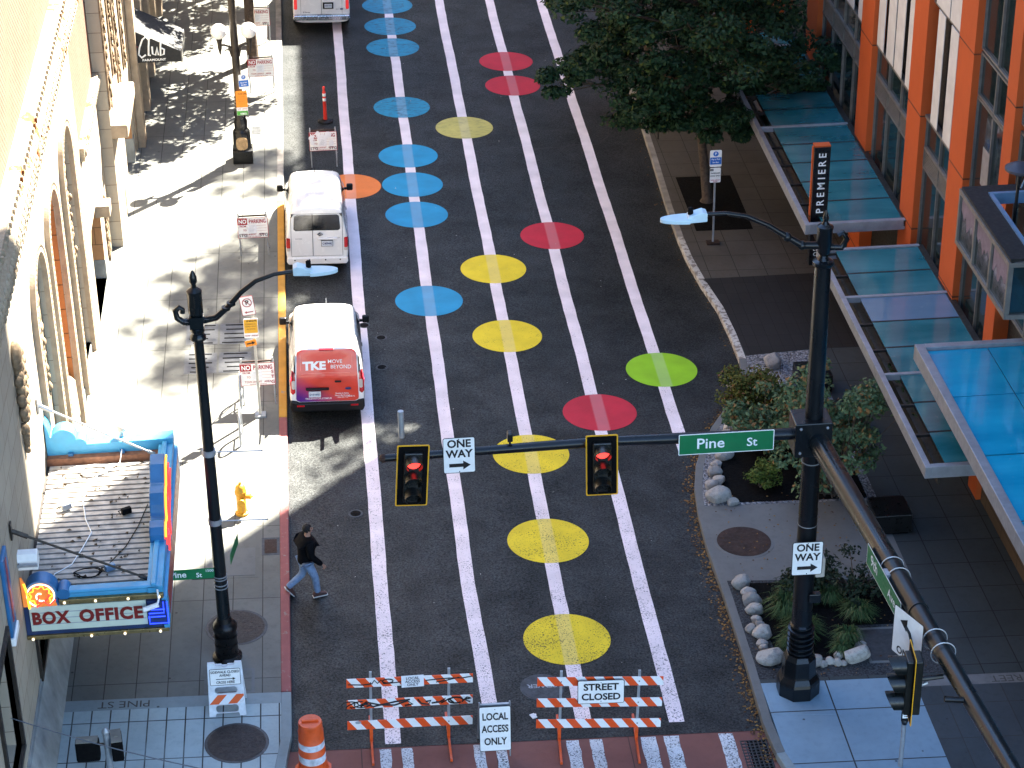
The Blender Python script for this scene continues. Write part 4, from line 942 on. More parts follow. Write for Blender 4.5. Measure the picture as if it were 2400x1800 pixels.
MB().tube([(.1, .1, .5), (.56, .2, 1.75)], .018, 6).lathe([(.1, 0), (.1, .05)], c=(.56, .2, 1.7), n=12).build('strut', alu_blue, t)

# canopies
def canopy(y0, y1, z, lb, brk, special=None, x0=11.82, x1=14.38, gx=12.28, end0=True, end1=False):
    t = thing('glass_canopy', lb, 'canopy', ((x0+x1)/2, y0, z))
    n = max(1, round((y1-y0)/1.32)); dy = (y1-y0-.3)/n
    for i in range(n):
        a = y0+.2+i*dy
        MB().bx(gx, x1, a+.012, a+dy-.012, z, z+.014).build('glass_pane', can_glass_p if special == i else can_glass, t, w=True)
    mb = MB(); mb.bx(x0, x0+.13, y0, y1, z-.22, z+.05); mb.build('outer_beam', alu, t, w=True, bev=.01)
    mb = MB()
    if end0: MB().bx(x0+.13, x1, y0, y0+.14, z-.22, z+.055).build('end_beam', alu, t, w=True, bev=.01)
    if end1: MB().bx(x0+.13, x1, y1-.1, y1, z-.2, z+.055).build('end_beam', alu, t, w=True, bev=.01)
    for k in range(1, n):
        mb.bx(gx, x1, y0+.2+k*dy-.03, y0+.2+k*dy+.03, z-.02, z+.018)
        mb.build('glazing_joint', facade_dark, t, w=True); mb = MB()
    for k in range(n+1):
        if k % brk == 0 and 0 < k < n: MB().bx(x0+.13, x1, y0+.2+k*dy-.05, y0+.2+k*dy+.05, z-.10, z+.05).build('cross_beam', alu, t, w=True, bev=.01)
    mb = MB()
    for k in range(n+1): mb.bx(x0+.13, gx+.12, y0+.2+k*dy-.03, y0+.2+k*dy+.03, z-.09, z-.03)
    mb.bx(gx+.02, gx+.10, y0+.2, y1, z-.14, z-.02); mb.bx(x1-.05, x1+.1, y0, y1, z-.12, z+.03); mb.bx(x0+.34, x0+.40, y0+.2, y1, z-.5, z-.2)
    mb.build('rail', bronze_m, t, w=True)
    return t
canopy(49.95, 64.0, 3.30, 'long teal glass canopy behind the tall premiere blade sign', 5)
canopy(38.2, 48.65, 3.25, 'teal glass canopy with one pale replaced pane, nearer of the two low ones', 3, special=5, end1=True)
t = thing('glass_canopy', 'raised bright blue glass canopy at the right edge of the photo', 'canopy', (12.3, 41, 4.5))
cx0, cy1, z = 12.25, 41.15, 4.5
for i, (ya, yb) in enumerate(((38.95, 40.95), (36.6, 38.92), (34.2, 36.55), (31.8, 34.15), (29.4, 31.75))):
    for xa, xb in ((12.47, 13.78), (13.8, 15.1), (15.12, 16.4)):
        MB().bx(xa, xb, ya, yb, z-.02, z).build('glass_pane', can_glass_b, t, w=True)
mb = MB(); mb.bx(cx0, cx0+.20, 29, cy1, z-.28, z+.08); mb.bx(cx0+.2, 16.4, cy1-.18, cy1, z-.28, z+.082); mb.build('edge_beam', alu, t, w=True, bev=.012)
mb = MB()
for ya in (38.93, 36.57, 34.17, 31.77): mb.bx(cx0+.2, 16.4, ya-.03, ya+.03, z-.16, z-.03)
mb.bx(13.75, 13.82, 29, cy1-.2, z-.14, z-.03); mb.bx(15.08, 15.14, 29, cy1-.2, z-.14, z-.03)
mb.tube([(12.9, 40.6, z-.25), (14.6, 36.2, z-.25)], .06, 6); mb.tube([(14.6, 40.6, z-.3), (12.8, 35.5, z-.3)], .05, 6); mb.build('frame', bronze_m, t, w=True)

# unseen towers added far up the street to block the low sky
for x0, x1, hh, lb in ((-70, -8, 88, 'unseen tower added to block low sky far up the street, left side'), (-6, 34, 100, 'unseen tall tower added to block low sky at the far end of the street'), (36, 80, 70, 'unseen lower tower added to block low sky far up the street, right side')):
    ot = thing('sky_blocking_tower', lb, 'building', ((x0+x1)/2, 186, 0))
    MB().bx(x0, x1, 186, 215, -5, hh).build('wall', D.materials.get('far_tower_wall') or tiles('far_tower_wall', (.05, .055, .06), (.07, .075, .08), (.16, .16, .15), 3.2, 3.6, .5, plane='xz', spots=False), ot, w=True)

# premiere blade sign
P0 = PL(1905, 347, 1, 50.45); P1 = PL(1948, 347, 1, 50.45); PB = PL(1905, 622, 1, 50.45)
pw = P1.x-P0.x
ps = thing('blade_sign', 'tall black blade sign reading premiere with an orange edge, through the canopy gap', 'sign', (P0.x+pw/2, 50.45, PB.z))
ph = P0.z-PB.z
MB().bx(-pw/2+.06, pw/2, 0, .25, 0, ph).build('sign_box', M('sign_black', (.002, .002, .004), .35), ps, bev=.01)
MB().bx(-pw/2, -pw/2+.04, .01, .08, ph*.28, ph+.03).bx(-pw/2+.06, pw/2, .02, .26, ph+.001, ph+.035).build('edge_trim', terracotta, ps)
v, f = text_verts('PREMIERE', .30, 1.0, .012, 0, 1.55)
L = max(a for a, b in v)-min(a for a, b in v); k = ph*.50/L
MB().add([(.04-b*k*1.0, -.006, ph*.70+a*k) for a, b in v], f).build('lettering', white_ink, ps, recalc=False)
lettering([('LEASING\nCENTER', .15, .2, ph*.12, 0, 1.0, .01)], ps, y=-.008, mats=[white_ink], name='small_lettering')

# unseen roof trees, added to throw dappled shade on the left pavement
random.seed(21)
# ------------------------------------------------------------------ trees and planting
def limb(mb, a, b, r0, r1, bend=.15, n=5):
    a, b = Vector(a), Vector(b); off = Vector((random.gauss(0, bend), random.gauss(0, bend), random.gauss(0, bend)))
    pts = [a.lerp(b, i/n)+off*math.sin(pi*i/n) for i in range(n+1)]
    mb.tube(pts, [r0+(r1-r0)*i/n for i in range(n+1)], 7); return pts[-1]
def tree(x, y, h, lb, trunk_h, clumps, leaf_n, leaf_s, m, r0=.16, lean=(0, 0), group=None, flat=.55, base=SW):
    t = thing('street_tree', lb, 'tree', (x, y, gz(x, base)), group=group)
    tr = MB(); top = Vector((lean[0], lean[1], trunk_h))
    tr.tube([(0, 0, -.05), (.02, 0, .12), (lean[0]*.3, lean[1]*.3, trunk_h*.4), top], [r0*1.5, r0*1.05, r0*.9, r0*.8], 10)
    lead = limb(tr, top, (lean[0]*1.6, lean[1]*1.6, h*.86), r0*.75, .03)
    cr = MB()
    for (cx, cy, cz, rx, ry, rz) in clumps:
        s = top.lerp(lead, max(0, min(.85, (cz-trunk_h-.8)/(h-trunk_h))))
        e = limb(tr, s, (cx, cy, cz), r0*.38, .018)
        for k in range(7):                                          # each limb carries a spray of flat leafy tufts
            a = random.uniform(0, 2*pi); q = random.uniform(.25, .95)
            p = (cx+rx*q*cos(a), cy+ry*q*sin(a), cz+random.uniform(-.7, .7)*rz)
            limb(tr, Vector((cx, cy, cz)).lerp(s, .25), p, .018, .006, .06, 3)
            f = random.uniform(.32, .5)
            leaves(cr, p, (rx*f, ry*f, rz*f*.8), int(leaf_n/7), leaf_s, shell=.3)
    tr.build('trunk', bark, t, smooth=60, recalc=False)
    cr.build('crown', m, t, recalc=False)
    return t
cl = []
def ring(n, r, z, rr, rz, jit=.35, a0=0):
    for i in range(n):
        a = a0+2*pi*i/n+random.uniform(-.25, .25); q = r*random.uniform(.8, 1.15)
        cl.append((q*cos(a), q*sin(a), z+random.uniform(-jit, jit), rr*random.uniform(.85, 1.2), rr*random.uniform(.85, 1.2), rz))
cl = []; ring(6, 1.5, 3.3, 1.0, .6, .3); ring(7, 2.5, 4.6, 1.25, .75); ring(8, 3.0, 6.2, 1.35, .8, .5, .3); ring(7, 2.6, 7.7, 1.35, .8); ring(5, 1.6, 9.2, 1.2, .8); cl.append((0, 0, 10.2, 1.1, 1.1, .8))
cl += [(random.uniform(-2.6, 2.6), random.uniform(-2.0, 2.4), random.uniform(3.6, 8.6), 1.2, 1.2, .8) for _ in range(16)]
cl += [(-3.4, -.7, 4.7, 1.0, .9, .5), (-4.0, -.9, 4.3, .7, .7, .4), (2.6, -.6, 3.9, 1.1, .8, .5), (3.3, -.4, 4.4, .8, .7, .5), (-1.3, -.6, 2.9, .9, .8, .5), (1.3, -.5, 2.7, .9, .8, .45)]
cl = [(a-.45, b, c, d, e, f) for a, b, c, d, e, f in cl if a < 1.7 or (c < 4.6 and a > 2.4 and b < 0) or c > 7.5]
tree(11.05, 59.4, 10.8, 'dark leafy street tree in the black pit beside the glass canopy', 2.6, cl, 1150, .15, leaf_maple, .15, (-.25, .2), 'street trees on the right pavement')
cl = []; ring(6, 2.0, 3.6, 1.3, .7); ring(7, 2.8, 5.2, 1.4, .8); ring(7, 3.0, 7.0, 1.5, .9); ring(5, 1.8, 9, 1.4, .9); cl += [(random.uniform(-2.4, 2.8), random.uniform(-2.0, 2.4), random.uniform(3.8, 8.6), 1.3, 1.3, .8) for _ in range(14)]; cl.append((0, 0, 10.4, 1.2, 1.2, .8))
cl = [(a-.5, b, c, d, e, f) for a, b, c, d, e, f in cl if a < 1.8]
tree(10.9, 68.5, 11, 'dark leafy street tree at the top, behind the one in the black pit', 2.7, cl, 800, .18, leaf_maple, .17, (-.5, .3), 'street trees on the right pavement')
cl = []; ring(6, 1.9, 4.6, 1.3, .8); ring(8, 2.6, 6.0, 1.35, .9); ring(7, 2.4, 7.6, 1.35, .9); ring(4, 1.3, 9.0, 1.2, .9)
tree(-2.3, 71.6, 10, 'left pavement street tree whose trunk stands behind a no parking board', 3.3, cl, 620, .21, leaf_maple, .19, (0, .1), 'street trees on the left pavement')
tree(-2.5, 80.0, 10, 'left pavement street tree beyond the top edge, casting leaf shadows', 3.2, cl, 620, .21, leaf_maple, .19, (0, .1), 'street trees on the left pavement')
cl = []; ring(4, .8, 2.4, .8, .5); ring(5, 1.0, 3.6, .9, .55); ring(4, .9, 5.0, .85, .55); ring(3, .5, 6.4, .7, .5)
cl3 = cl
for i, (x, y) in enumerate(((15.3, 72.3), (15.0, 74.7), (15.5, 77.2), (15.4, 82.6))):
    tt = tree(x, y, 7.2, 'unseen small roof tree added for dappled shade, above the orange building', 1.3, [q for q in cl3 if y < 80 or q[2] < 4], 125, .24, leaf_maple, .08, (0, 0), 'unseen roof trees added for dappled shade', base=0)
    tt.location.z = 24.3
for i, (x, y) in enumerate(((14.8, 62.9), (15.2, 64.3))):
    tt = tree(x, y, 6.0, 'unseen small tree added for dappled shade, in the gap between tower and roof', 1.1, cl3, 40, .24, leaf_maple, .08, (0, 0), 'unseen roof trees added for dappled shade', base=0)
    tt.location.z = 17.0

def shrub(x, y, lb, tufts, n, s, m, stems=10, hh=1.0, cat='shrub', name='shrub'):
    t = thing(name, lb, cat, (x, y, gz(x, SW)))
    st = MB(); fo = MB()
    for (a, b, c, r) in tufts:
        limb(st, (random.gauss(0, .08), random.gauss(0, .08), 0), (a, b, c), .022, .006, .05, 4)
        leaves(fo, (a, b, c), (r, r, r*.75), n, s, shell=.2)
    st.build('stems', bark, t, recalc=False); fo.build('foliage', m, t, recalc=False)
    return t
def tufts(n, R, z0, z1, r):
    return [(R*math.sqrt(random.random())*cos(a), R*math.sqrt(random.random())*sin(a), random.uniform(z0, z1), r*random.uniform(.7, 1.3)) for a in [random.uniform(0, 2*pi) for _ in range(n)]]
shrub(10.05, 47.2, 'olive yellow fine leaved shrub beside the curved kerb', tufts(34, .65, .25, 1.0, .28), 130, .085, leaf_olive)
shrub(10.75, 46.2, 'reddish green loose shrub right of the olive yellow one', tufts(14, .5, .3, .9, .25), 60, .10, leaf_olive)
shrub(10.0, 45.2, 'grey green broad shrub behind the green street name blade', tufts(36, .95, .3, 1.1, .30), 95, .13, leaf_serv)
shrub(9.6, 43.35, 'small bright green clipped ball shrub in bare soil', tufts(16, .30, .2, .62, .2), 90, .07, leaf_box)
tf = tufts(44, 1.25, 1.0, 3.0, .36)+[(-1.3, -.5, 1.4, .35), (1.5, .9, 2.6, .3), (1.7, 1.2, 2.9, .25), (1.5, -.2, 2.2, .35), (-.9, -1.2, 1.5, .35), (-1.0, -1.5, 1.1, .3)]
shrub(11.1, 42.9, 'large grey green small leaved tree shrub behind the signal pole', tf, 105, .115, leaf_serv, cat='large shrub', name='large_shrub')
shrub(10.9, 43.9, 'loose green shrub with rust tinged leaves behind the pole junction box', tufts(30, .9, .9, 2.2, .34), 95, .115, leaf_serv)
shrub(10.6, 39.0, 'dark spreading shrub at the back of the lower planting bed', tufts(26, .9, .15, .7, .3), 60, .10, leaf_dark)
shrub(9.4, 38.9, 'dark low shrub left of the signal pole in the lower bed', tufts(16, .55, .1, .5, .25), 60, .10, leaf_dark)
def sedge(x, y, r, n, lb):
    t = thing('grass_tuft', lb, 'grass tuft', (x, y, gz(x, SW+.01)), group='grass tufts in the lower planting bed')
    mb = MB()
    for _ in range(n):
        a = random.uniform(0, 2*pi); L = r*random.uniform(.7, 1.25); h = r*random.uniform(.5, 1.0); w = .008
        px, py = random.gauss(0, r*.12), random.gauss(0, r*.12); d = Vector((cos(a), sin(a), 0)); s = Vector((-sin(a), cos(a), 0))*w
        p0 = Vector((px, py, 0)); p1 = p0+d*L*.45+Vector((0, 0, h)); p2 = p0+d*L+Vector((0, 0, h*.55))
        mb.add([p0-s, p0+s, p1+s, p1-s, p2], [(0, 1, 2, 3), (3, 2, 4)])
    mb.build('blades', grass_m, t, recalc=False)
for (x, y, r), lb in zip([(9.05, 38.15, .50), (9.25, 37.35, .48), (8.95, 36.98, .36), (9.35, 38.75, .40), (10.55, 37.95, .42), (10.15, 37.1, .36), (10.1, 38.6, .36), (9.95, 36.75, .28)],
        ['large grass tuft by the boulders, left of the signal pole', 'large grass tuft left of the pole, one step nearer', 'small grass tuft close to the biggest left boulder', 'grass tuft at the far left of the lower bed',
         'grass tuft right of the pole, in front of the grey hatch', 'grass tuft just right of the pole base', 'dark grass tuft right of the pole, farthest back', 'small grass tuft at the boulders right of the pole']):
    sedge(x, y, r, 300, lb)
def boulder(x, y, w, d, h, lb, grp):
    bm = bmesh.new(); bmesh.ops.create_icosphere(bm, subdivisions=4, radius=1)
    o_ = Vector((random.uniform(0, 99), random.uniform(0, 99), random.uniform(0, 99)))
    cuts = [(Vector((random.gauss(0, 1), random.gauss(0, 1), random.gauss(0, .7))).normalized(), random.uniform(.66, .90)) for _ in range(11)]
    for v in bm.verts:
        p = v.co.copy(); k = 1+.20*noise.noise(p*1.1+o_)+.06*noise.noise(p*3+o_)
        q = p*k
        for nrm, dd in cuts:
            e = q.dot(nrm)
            if e > dd: q -= nrm*(e-dd)*.85
        v.co = Vector((q.x*w/2, q.y*d/2, q.z*h/2+h*.30))
    me = D.meshes.new('boulder'); bm.to_mesh(me); bm.free(); me.materials.append(rock_m)
    me.polygons.foreach_set('use_smooth', [True]*len(me.polygons)); me.set_sharp_from_angle(angle=radians(28))
    o = link('boulder', me, None, (x, y, gz(x, SW)), (0, 0, random.uniform(-.35, .35)))
    tag(o, lb, 'boulder', grp)
up = [(1740, 845, .52, .42, 'single pale boulder on the gravel at the far tip of the bulb'), (1812, 852, .60, .5, ''), (1718, 905, .4, .35, ''), (1712, 1003, .42, .34, ''), (1703, 1020, .36, .3, ''), (1698, 1070, .44, .36, ''), (1680, 1088, .30, .26, ''), (1676, 1108, .38, .32, ''), (1685, 1126, .34, .28, ''), (1667, 1138, .36, .3, ''), (1682, 1168, .62, .46, ''), (1718, 1176, .30, .24, ''), (1700, 1166, .28, .24, ''), (1830, 905, .36, .3, '')]
UL = ['', 'big rounded pale boulder on the gravel at the far tip of the bulb', 'pale boulder half under the olive shrub', 'boulder above the left end of the green street blade, farther', 'boulder above the left end of the green street blade, nearer',
      'pale boulder just below the green street blade', 'small brownish boulder below the green street blade', 'flat pale boulder fourth from the pad, along the upper bed', 'small pale boulder third from the pad, along the upper bed', 'boulder second from the pad, along the upper bed kerb',
      'largest boulder of the upper bed, at the corner of the concrete pad', 'little stone right of the largest upper boulder', 'little stone behind the largest upper boulder', 'pale stone on the gravel behind the olive shrub']
for i, (u, v, w, d, _) in enumerate(up):
    if i == 0: continue
    p = G(u, v+6, SW); boulder(p.x, p.y, w, d, w*.75, UL[i], 'boulders edging the upper bed')
lo = [(1738, 1372, .46, .36), (1752, 1393, .36, .28), (1760, 1412, .46, .34), (1768, 1432, .42, .32), (1772, 1452, .26, .22), (1780, 1463, .22, .18), (1762, 1475, .28, .24), (1785, 1488, .46, .40), (1786, 1508, .24, .2), (1790, 1518, .22, .18), (1806, 1545, .58, .46), (1910, 1550, .34, .38), (1928, 1556, .20, .2), (1946, 1550, .24, .2), (1963, 1552, .22, .2), (1965, 1536, .24, .2), (1978, 1553, .16, .18), (2006, 1540, .66, .40), (2016, 1516, .30, .2)]
LL = ['boulder at the far end of the lower bed row, beside the pad', 'boulder second from the pad in the lower bed row', 'boulder third from the pad in the lower bed row', 'boulder fourth from the pad in the lower bed row', 'small stone fifth from the pad in the lower bed row', 'small stone sixth from the pad in the lower bed row',
      'small stone outside the row, seventh from the pad', 'big boulder in the middle of the lower bed row', 'small stone below the big middle boulder', 'small stone above the nearest big left boulder', 'largest boulder left of the signal pole base', 'upright boulder touching the right side of the signal pole',
      'small stone second right of the pole', 'olive brown stone third right of the pole', 'small pale stone fourth right of the pole', 'small stone behind the row right of the pole', 'tiny stone left of the long tan boulder', 'long tan boulder at the right end of the lower row', 'stone behind the long tan boulder, by the grey hatch']
for i, (u, v, w, d) in enumerate(lo):
    p = G(u, v+5, SW); boulder(p.x, p.y, w, d, min(w, .5)*.8, LL[i], 'boulders edging the lower bed')
# black cube seats
for (x, y), lb in zip([(11.75, 48.0), (12.05, 46.0), (12.1, 41.5)], ['black cube seat on the gravel edge, farthest', 'black cube seat beside the pole, in the middle', 'black cube seat at the large shrub, nearest']):
    t = thing('cube_seat', lb, 'seat', (x, y, gz(x, SW)), group='black cube seats along the planting')
    MB().bx(-.42, .42, -.42, .42, .06, .52).build('block', black_m, t, bev=.02); MB().bx(-.36, .36, -.36, .36, 0, .06).build('plinth', dull_black, t)
# fallen leaves
mb = MB()
for _ in range(1500):
    y = random.uniform(33.5, 49) if random.random() < .88 else random.uniform(49, 75)
    xs = [k for k in range(len(KR)-1) if KR[k][1] >= y >= KR[k+1][1]]
    if not xs: continue
    a, b = KR[xs[0]], KR[xs[0]+1]; x = a[0]+(b[0]-a[0])*(a[1]-y)/(a[1]-b[1]+1e-6)
    x -= abs(random.gauss(.02, .13)); a = random.uniform(0, pi); s = random.uniform(.015, .042); c_, s_ = cos(a)*s, sin(a)*s; z = gz(x, .012)
    mb.add([(x-c_, y-s_, z), (x+s_*.6, y-c_*.6, z+random.uniform(0, .02)), (x+c_, y+s_, z), (x-s_*.6, y+c_*.6, z)], [(0, 1, 2, 3)])
for _ in range(260):
    x, y = random.uniform(8.1, 12), random.uniform(36, 43); a = random.uniform(0, pi); s = random.uniform(.015, .035); c_, s_ = cos(a)*s, sin(a)*s; z = gz(x, SW+.03)
    mb.add([(x-c_, y-s_, z), (x+s_*.6, y-c_*.6, z+.01), (x+c_, y+s_, z), (x-s_*.6, y+c_*.6, z)], [(0, 1, 2, 3)])
tag(mb.build('fallen_leaves', litter_m, recalc=False), 'fallen brown and yellow leaves along the right kerb', 'leaves', kind='stuff')
mb = MB()
for _ in range(110):
    x, y = random.uniform(-1.2, 8), random.uniform(35, 76)
    if x > 7.8 and y < 46: continue
    s = random.uniform(.010, .026); a = random.uniform(0, pi); c_, s_ = cos(a)*s, sin(a)*s; z = gz(x, .014)
    mb.add([(x-c_, y-s_, z), (x+s_*.5, y-c_*.5, z+.006), (x+c_, y+s_, z), (x-s_*.5, y+c_*.5, z)], [(0, 1, 2, 3)])
tag(mb.build('litter', M('litter_paper', (.45, .45, .42), .8, var=.4, sc=3), recalc=False), 'tiny scraps of litter strewn over the asphalt', 'litter', kind='stuff')
p = G(1250, 1680); tag(MB().box((p.x, p.y, p.z+.02), (.10, .14, .02), 0, Matrix.Rotation(.4, 3, 'Z')).box((p.x+.03, p.y+.02, p.z+.035), (.06, .05, .012)).build('paper_scrap', paper), 'crumpled white paper scrap left of the right barricade', 'litter')

# ------------------------------------------------------------------ left lamp post with cobra head
def luminaire(parent, p, dx, L=.80):
    """flat pale cobra head at p pointing along dx in X"""
    mb = MB(); n = 18
    ol = [(p[0]+dx*(-.02), -.10), (p[0]+dx*.28, -.13)]+[(p[0]+dx*(.28+.52*sin(pi/2*i/8)), -.17*cos(pi/2*i/8)*1.0) for i in range(9)]+[(p[0]+dx*(.28+.52*cos(pi/2*i/8)), .17*sin(pi/2*i/8)) for i in range(9)]+[(p[0]+dx*.28, .13), (p[0]-dx*.02, .10)]
    mb.prism([(a, b+p[1]) for a, b in ol], p[2]-.06, p[2]+.015, 'z')
    mb.prism([(p[0]-dx*.03, p[2]-.05), (p[0]+dx*.36, p[2]-.05), (p[0]+dx*.30, p[2]+.06), (p[0]+dx*.05, p[2]+.13), (p[0]-dx*.03, p[2]+.10)], p[1]-.115, p[1]+.115, 'y')
    o = mb.build('luminaire', lum_m, parent, bev=.012)
    MB().lathe([(.05, 0), (.05, .11), (.03, .13)], c=(p[0]+dx*.26, p[1], p[2]+.07), n=12).build('photocell', dull_black, o)
    return o
lp = thing('street_lamp', 'dark street lamp before the theatre marquee, with scroll bracket and curved arm', 'street lamp', (-2.60, 37.52, gz(-2.6, SW)))
zb = gz(-2.6, SW)
mb = MB().tube([(0, 0, .75), (0.0, 0, 7.35)], [.135, .092], 16); mb.lathe([(.12, 0), (.15, .02), (.15, .08), (.11, .14), (.14, .2), (.14, .26), (.09, .3)], c=(0, 0, 7.3), n=16)
mb.build('pole', dark_green_m, lp, smooth=40)
mb = MB().lathe([(.30, 0), (.30, .06), (.235, .10), (.225, .68), (.25, .72), (.25, .80), (.21, .86), (.16, .9), (.14, 1.0)], n=20)
for z in (.16, .36, .56): mb.lathe([(.245, z), (.245, z+.03)], n=20)
mb.build('base', black_m, lp, smooth=35)
mb = MB().bx(-.13, .13, -.13, .13, 7.58, 7.82).lathe([(.10, 7.82), (.13, 7.86), (.13, 8.25), (.145, 8.29), (.145, 8.33), (.11, 8.36), (.05, 8.40), (.045, 8.46), (.075, 8.52), (.07, 8.62), (.02, 8.74)], n=14)
for k in range(8): a = k*pi/4; mb.tube([(.125*cos(a), .125*sin(a), 7.86), (.125*cos(a), .125*sin(a), 8.28)], .014, 5)
mb.build('lantern_top', dark_green_m, lp, smooth=35)
mb = MB(); mb.tube([(.12, 0, 7.70), (.36, 0, 7.74), (.60, 0, 7.95), (.86, 0, 8.24), (1.15, 0, 8.46), (1.5, 0, 8.58), (1.93, 0, 8.62)], [.07, .062, .055, .05, .045, .04, .038], 10)
for q in (.20, .56, .66): mb.lathe([(.085, -.03), (.085, .03)], c=(q, 0, 7.72+(.21 if q > .5 else 0)+(.09 if q > .6 else 0)), n=12)
mb.build('lamp_arm', dark_green_m, lp, smooth=50)
mb = MB(); mb.tube([(-.11, 0, 7.70), (-.24, 0, 7.68), (-.36, 0, 7.78), (-.38, 0, 7.93), (-.30, 0, 8.0), (-.24, 0, 7.95), (-.25, 0, 7.88)], [.07, .065, .06, .055, .05, .045, .05], 10); mb.lathe([(.10, -.03), (.10, .03)], c=(-.17, 0, 7.69), n=12); mb.build('scroll_bracket', dark_green_m, lp, smooth=50)
luminaire(lp, (1.88, 0, 8.62), 1)
for z in (4.85, 3.28): MB().tube([(.1, -.05, z+.02), (1.02, -.05, z-.01)], .013, 6).lathe([(.135, z-.06), (.135, z+.06)], n=16).sph((1.02, -.05, z-.01), .02, 6).build('banner_rod', galv, lp, smooth=50)
mb = MB()
for z in (1.72, 1.80, 1.93, 1.99): mb.lathe([(.140, z), (.140, z+.02)], n=16)
mb.build('steel_band', galv, lp)
mb = MB()
for z in (1.5, 1.4): mb.lathe([(.132, z), (.132, z+.012)], n=16)
t = thing('street_name_sign', 'small green pine st blade with a block number on the left lamp post', 'sign', (-3.14, 37.46, zb+2.10))
panel(t, .92, .24, green_sign, green_sign, b=.004, r=.012); lettering([('Pine', .20, -.28, .0, 0, .95, .015), ('St', .15, .13, -.03, 0, .95, .015), ('1500', .085, .34, .065, 0, 1.0, .008)], t, mats=[white_ink]); MB().tube([(-.02, .02, -.13), (.48, .02, -.14)], .015, 6).tube([(.45, .01, .1), (.5, .03, .1)], .02, 5).build('bracket', bronze_m, t)
t = thing('street_name_sign', 'green street blade seen edge on behind the left lamp post', 'sign', (-2.30, 37.9, zb+2.35), radians(80))
panel(t, .8, .24, green_sign, green_sign, b=.004, r=.012)

# ------------------------------------------------------------------ globe lamp post
gl = thing('globe_lamp', 'tall lamp post with two white globes at the top of the left pavement', 'street lamp', (-2.53, 63.23, gz(-2.53, SW)))
MB().tube([(0, 0, 1.6), (0, 0, 6.1)], [.125, .10], 14).build('pole', bronze_m, gl, smooth=50)
mb = MB(); mb.bx(-.30, .30, -.30, .30, 0, .42); mb.lathe([(.30, .42), (.28, .5), (.27, .95), (.24, 1.0), (.20, 1.05), (.21, 1.3), (.17, 1.38), (.18, 1.6), (.14, 1.66)], n=10); mb.build('base', black_m, gl, smooth=30, bev=.02)
MB().prism(rrect(.34, .40, .12, 4, 0, .66), -.285, -.27, 'y').build('worn_patch', M('tan_patch', (.42, .28, .14), .8, var=.4, sc=9), gl)
for s in (-1, 1):
    MB().tube([(s*.09, 0, 3.55), (s*.18, 0, 3.68), (s*.30, 0, 3.72), (s*.44, 0, 3.72)], [.05, .045, .04, .04], 8).tube([(s*.10, 0, 3.35), (s*.16, 0, 3.6)], .035, 8).tube([(s*.44, 0, 3.42), (s*.44, 0, 3.62), (s*.44, 0, 3.8), (s*.44, 0, 3.95)], [.015, .06, .07, .11], 10).build('globe_arm', bronze_m, gl, smooth=50)
    MB().sph((s*.44, 0, 4.14), .235, 24).build('globe', globe_m, gl, smooth=80)
mb = MB(); mb.bx(-.155, -.08, -.1, .02, 5.45, 5.6); mb.build('clamp', galv, gl)
mb = MB()
for z in (1.75, 1.85, 1.95, 2.05): mb.tube([(.135*cos(a), .135*sin(a), z+.02*sin(3*a)) for a in [i*pi/6 for i in range(13)]], .018, 5)
mb.build('tape_wrap', M('torn_tape', (.20, .20, .18), .7, var=.6, sc=14), gl)
t = thing('parking_sign', 'small white and blue pay to park plate on the globe lamp post', 'sign', (-2.34, 63.02, gz(-2.53, SW)+2.62), radians(10))
panel(t, .30, .45, white_m, white_m, b=.006, r=.03); panel(t, .29, .20, blue_sign, blue_sign, 0, -.06, y=-.004, b=.004, r=.006, name='blue_field'); MB().lathe([(.062, 0), (.062, .003)], n=20).build('disc', blue_sign, t, rot=(pi/2, 0, 0), loc=(0, -.004, .14)); lettering([('P', .09, 0, .14), ('Pay to Park', .055, 0, -.03, 0, .8), ('8am-8pm', .055, 0, -.10, 0, .8)], t, y=-.011, mats=[white_ink])
t = thing('parking_sign', 'orange load zone plate with red and green stickers on the globe lamp post', 'sign', (-2.44, 62.98, gz(-2.53, SW)+2.08))
panel(t, .34, .52, orange_sign, orange_sign, b=.005, r=.03); lettering([('TRUCK LOAD', .045, .03, .17), ('LOAD ONLY', .04, 0, .08, 1), ('30 MINUTES', .04, 0, .01, 1), ('ALL DAY', .04, 0, -.06, 1)], t, mats=[black_ink, M('faint_orange_ink', (.5, .2, .02), .6)])
panel(t, .34, .10, white_m, white_m, 0, -.31, b=.003, r=.01, name='sticker'); lettering([('TOW  AWAY', .05, 0, -.31)], t, y=-.008, mats=[red_ink]); panel(t, .33, .14, M('green_sticker', (.06, .36, .03), .5), white_m, 0, -.44, b=.005, r=.01, name='sticker'); lettering([('05835', .075, .03, -.46, 0, 1, .03)], t, y=-.008, mats=[white_ink])

# ------------------------------------------------------------------ sign posts
t0 = thing('parking_sign_post', 'grey post with no parking, load zone and arrow plates by the yellow kerb', 'sign post', (-1.97, 47.45, gz(-1.97, SW)))
MB().bx(-.03, .03, -.02, .02, 0, 3.15).build('pole', M('weathered_post', (.42, .40, .34), .6), t0); MB().bx(-.13, .13, -.13, .13, 0, .05).build('foot', galv, t0)
s = thing('sign_panel', 'x', None); del s['label']; s.parent = t0; s.location = (-.10, -.05, 3.02); s.rotation_euler = (0, -.12, 0)
mb = MB(); mb.prism(rrect(.32, .50, .03), 0, .004, 'y', 1); mb.prism(rrect(.30, .48, .025), -.002, 0-.0002, 'y', 0); mb.build('plate', [white_m, red_ink], s)
mb = MB(); mb.tube([(.105*cos(a), -.006, .08+.105*sin(a)) for a in [i*pi/14 for i in range(28)]], .010, 4, closed=True); mb.tube([(-.075, -.008, .155), (.075, -.008, .005)], .009, 4); arrow(mb, .10, -.10, -.17, .022, .035, .05); mb.build('red_symbol', red_ink, s)
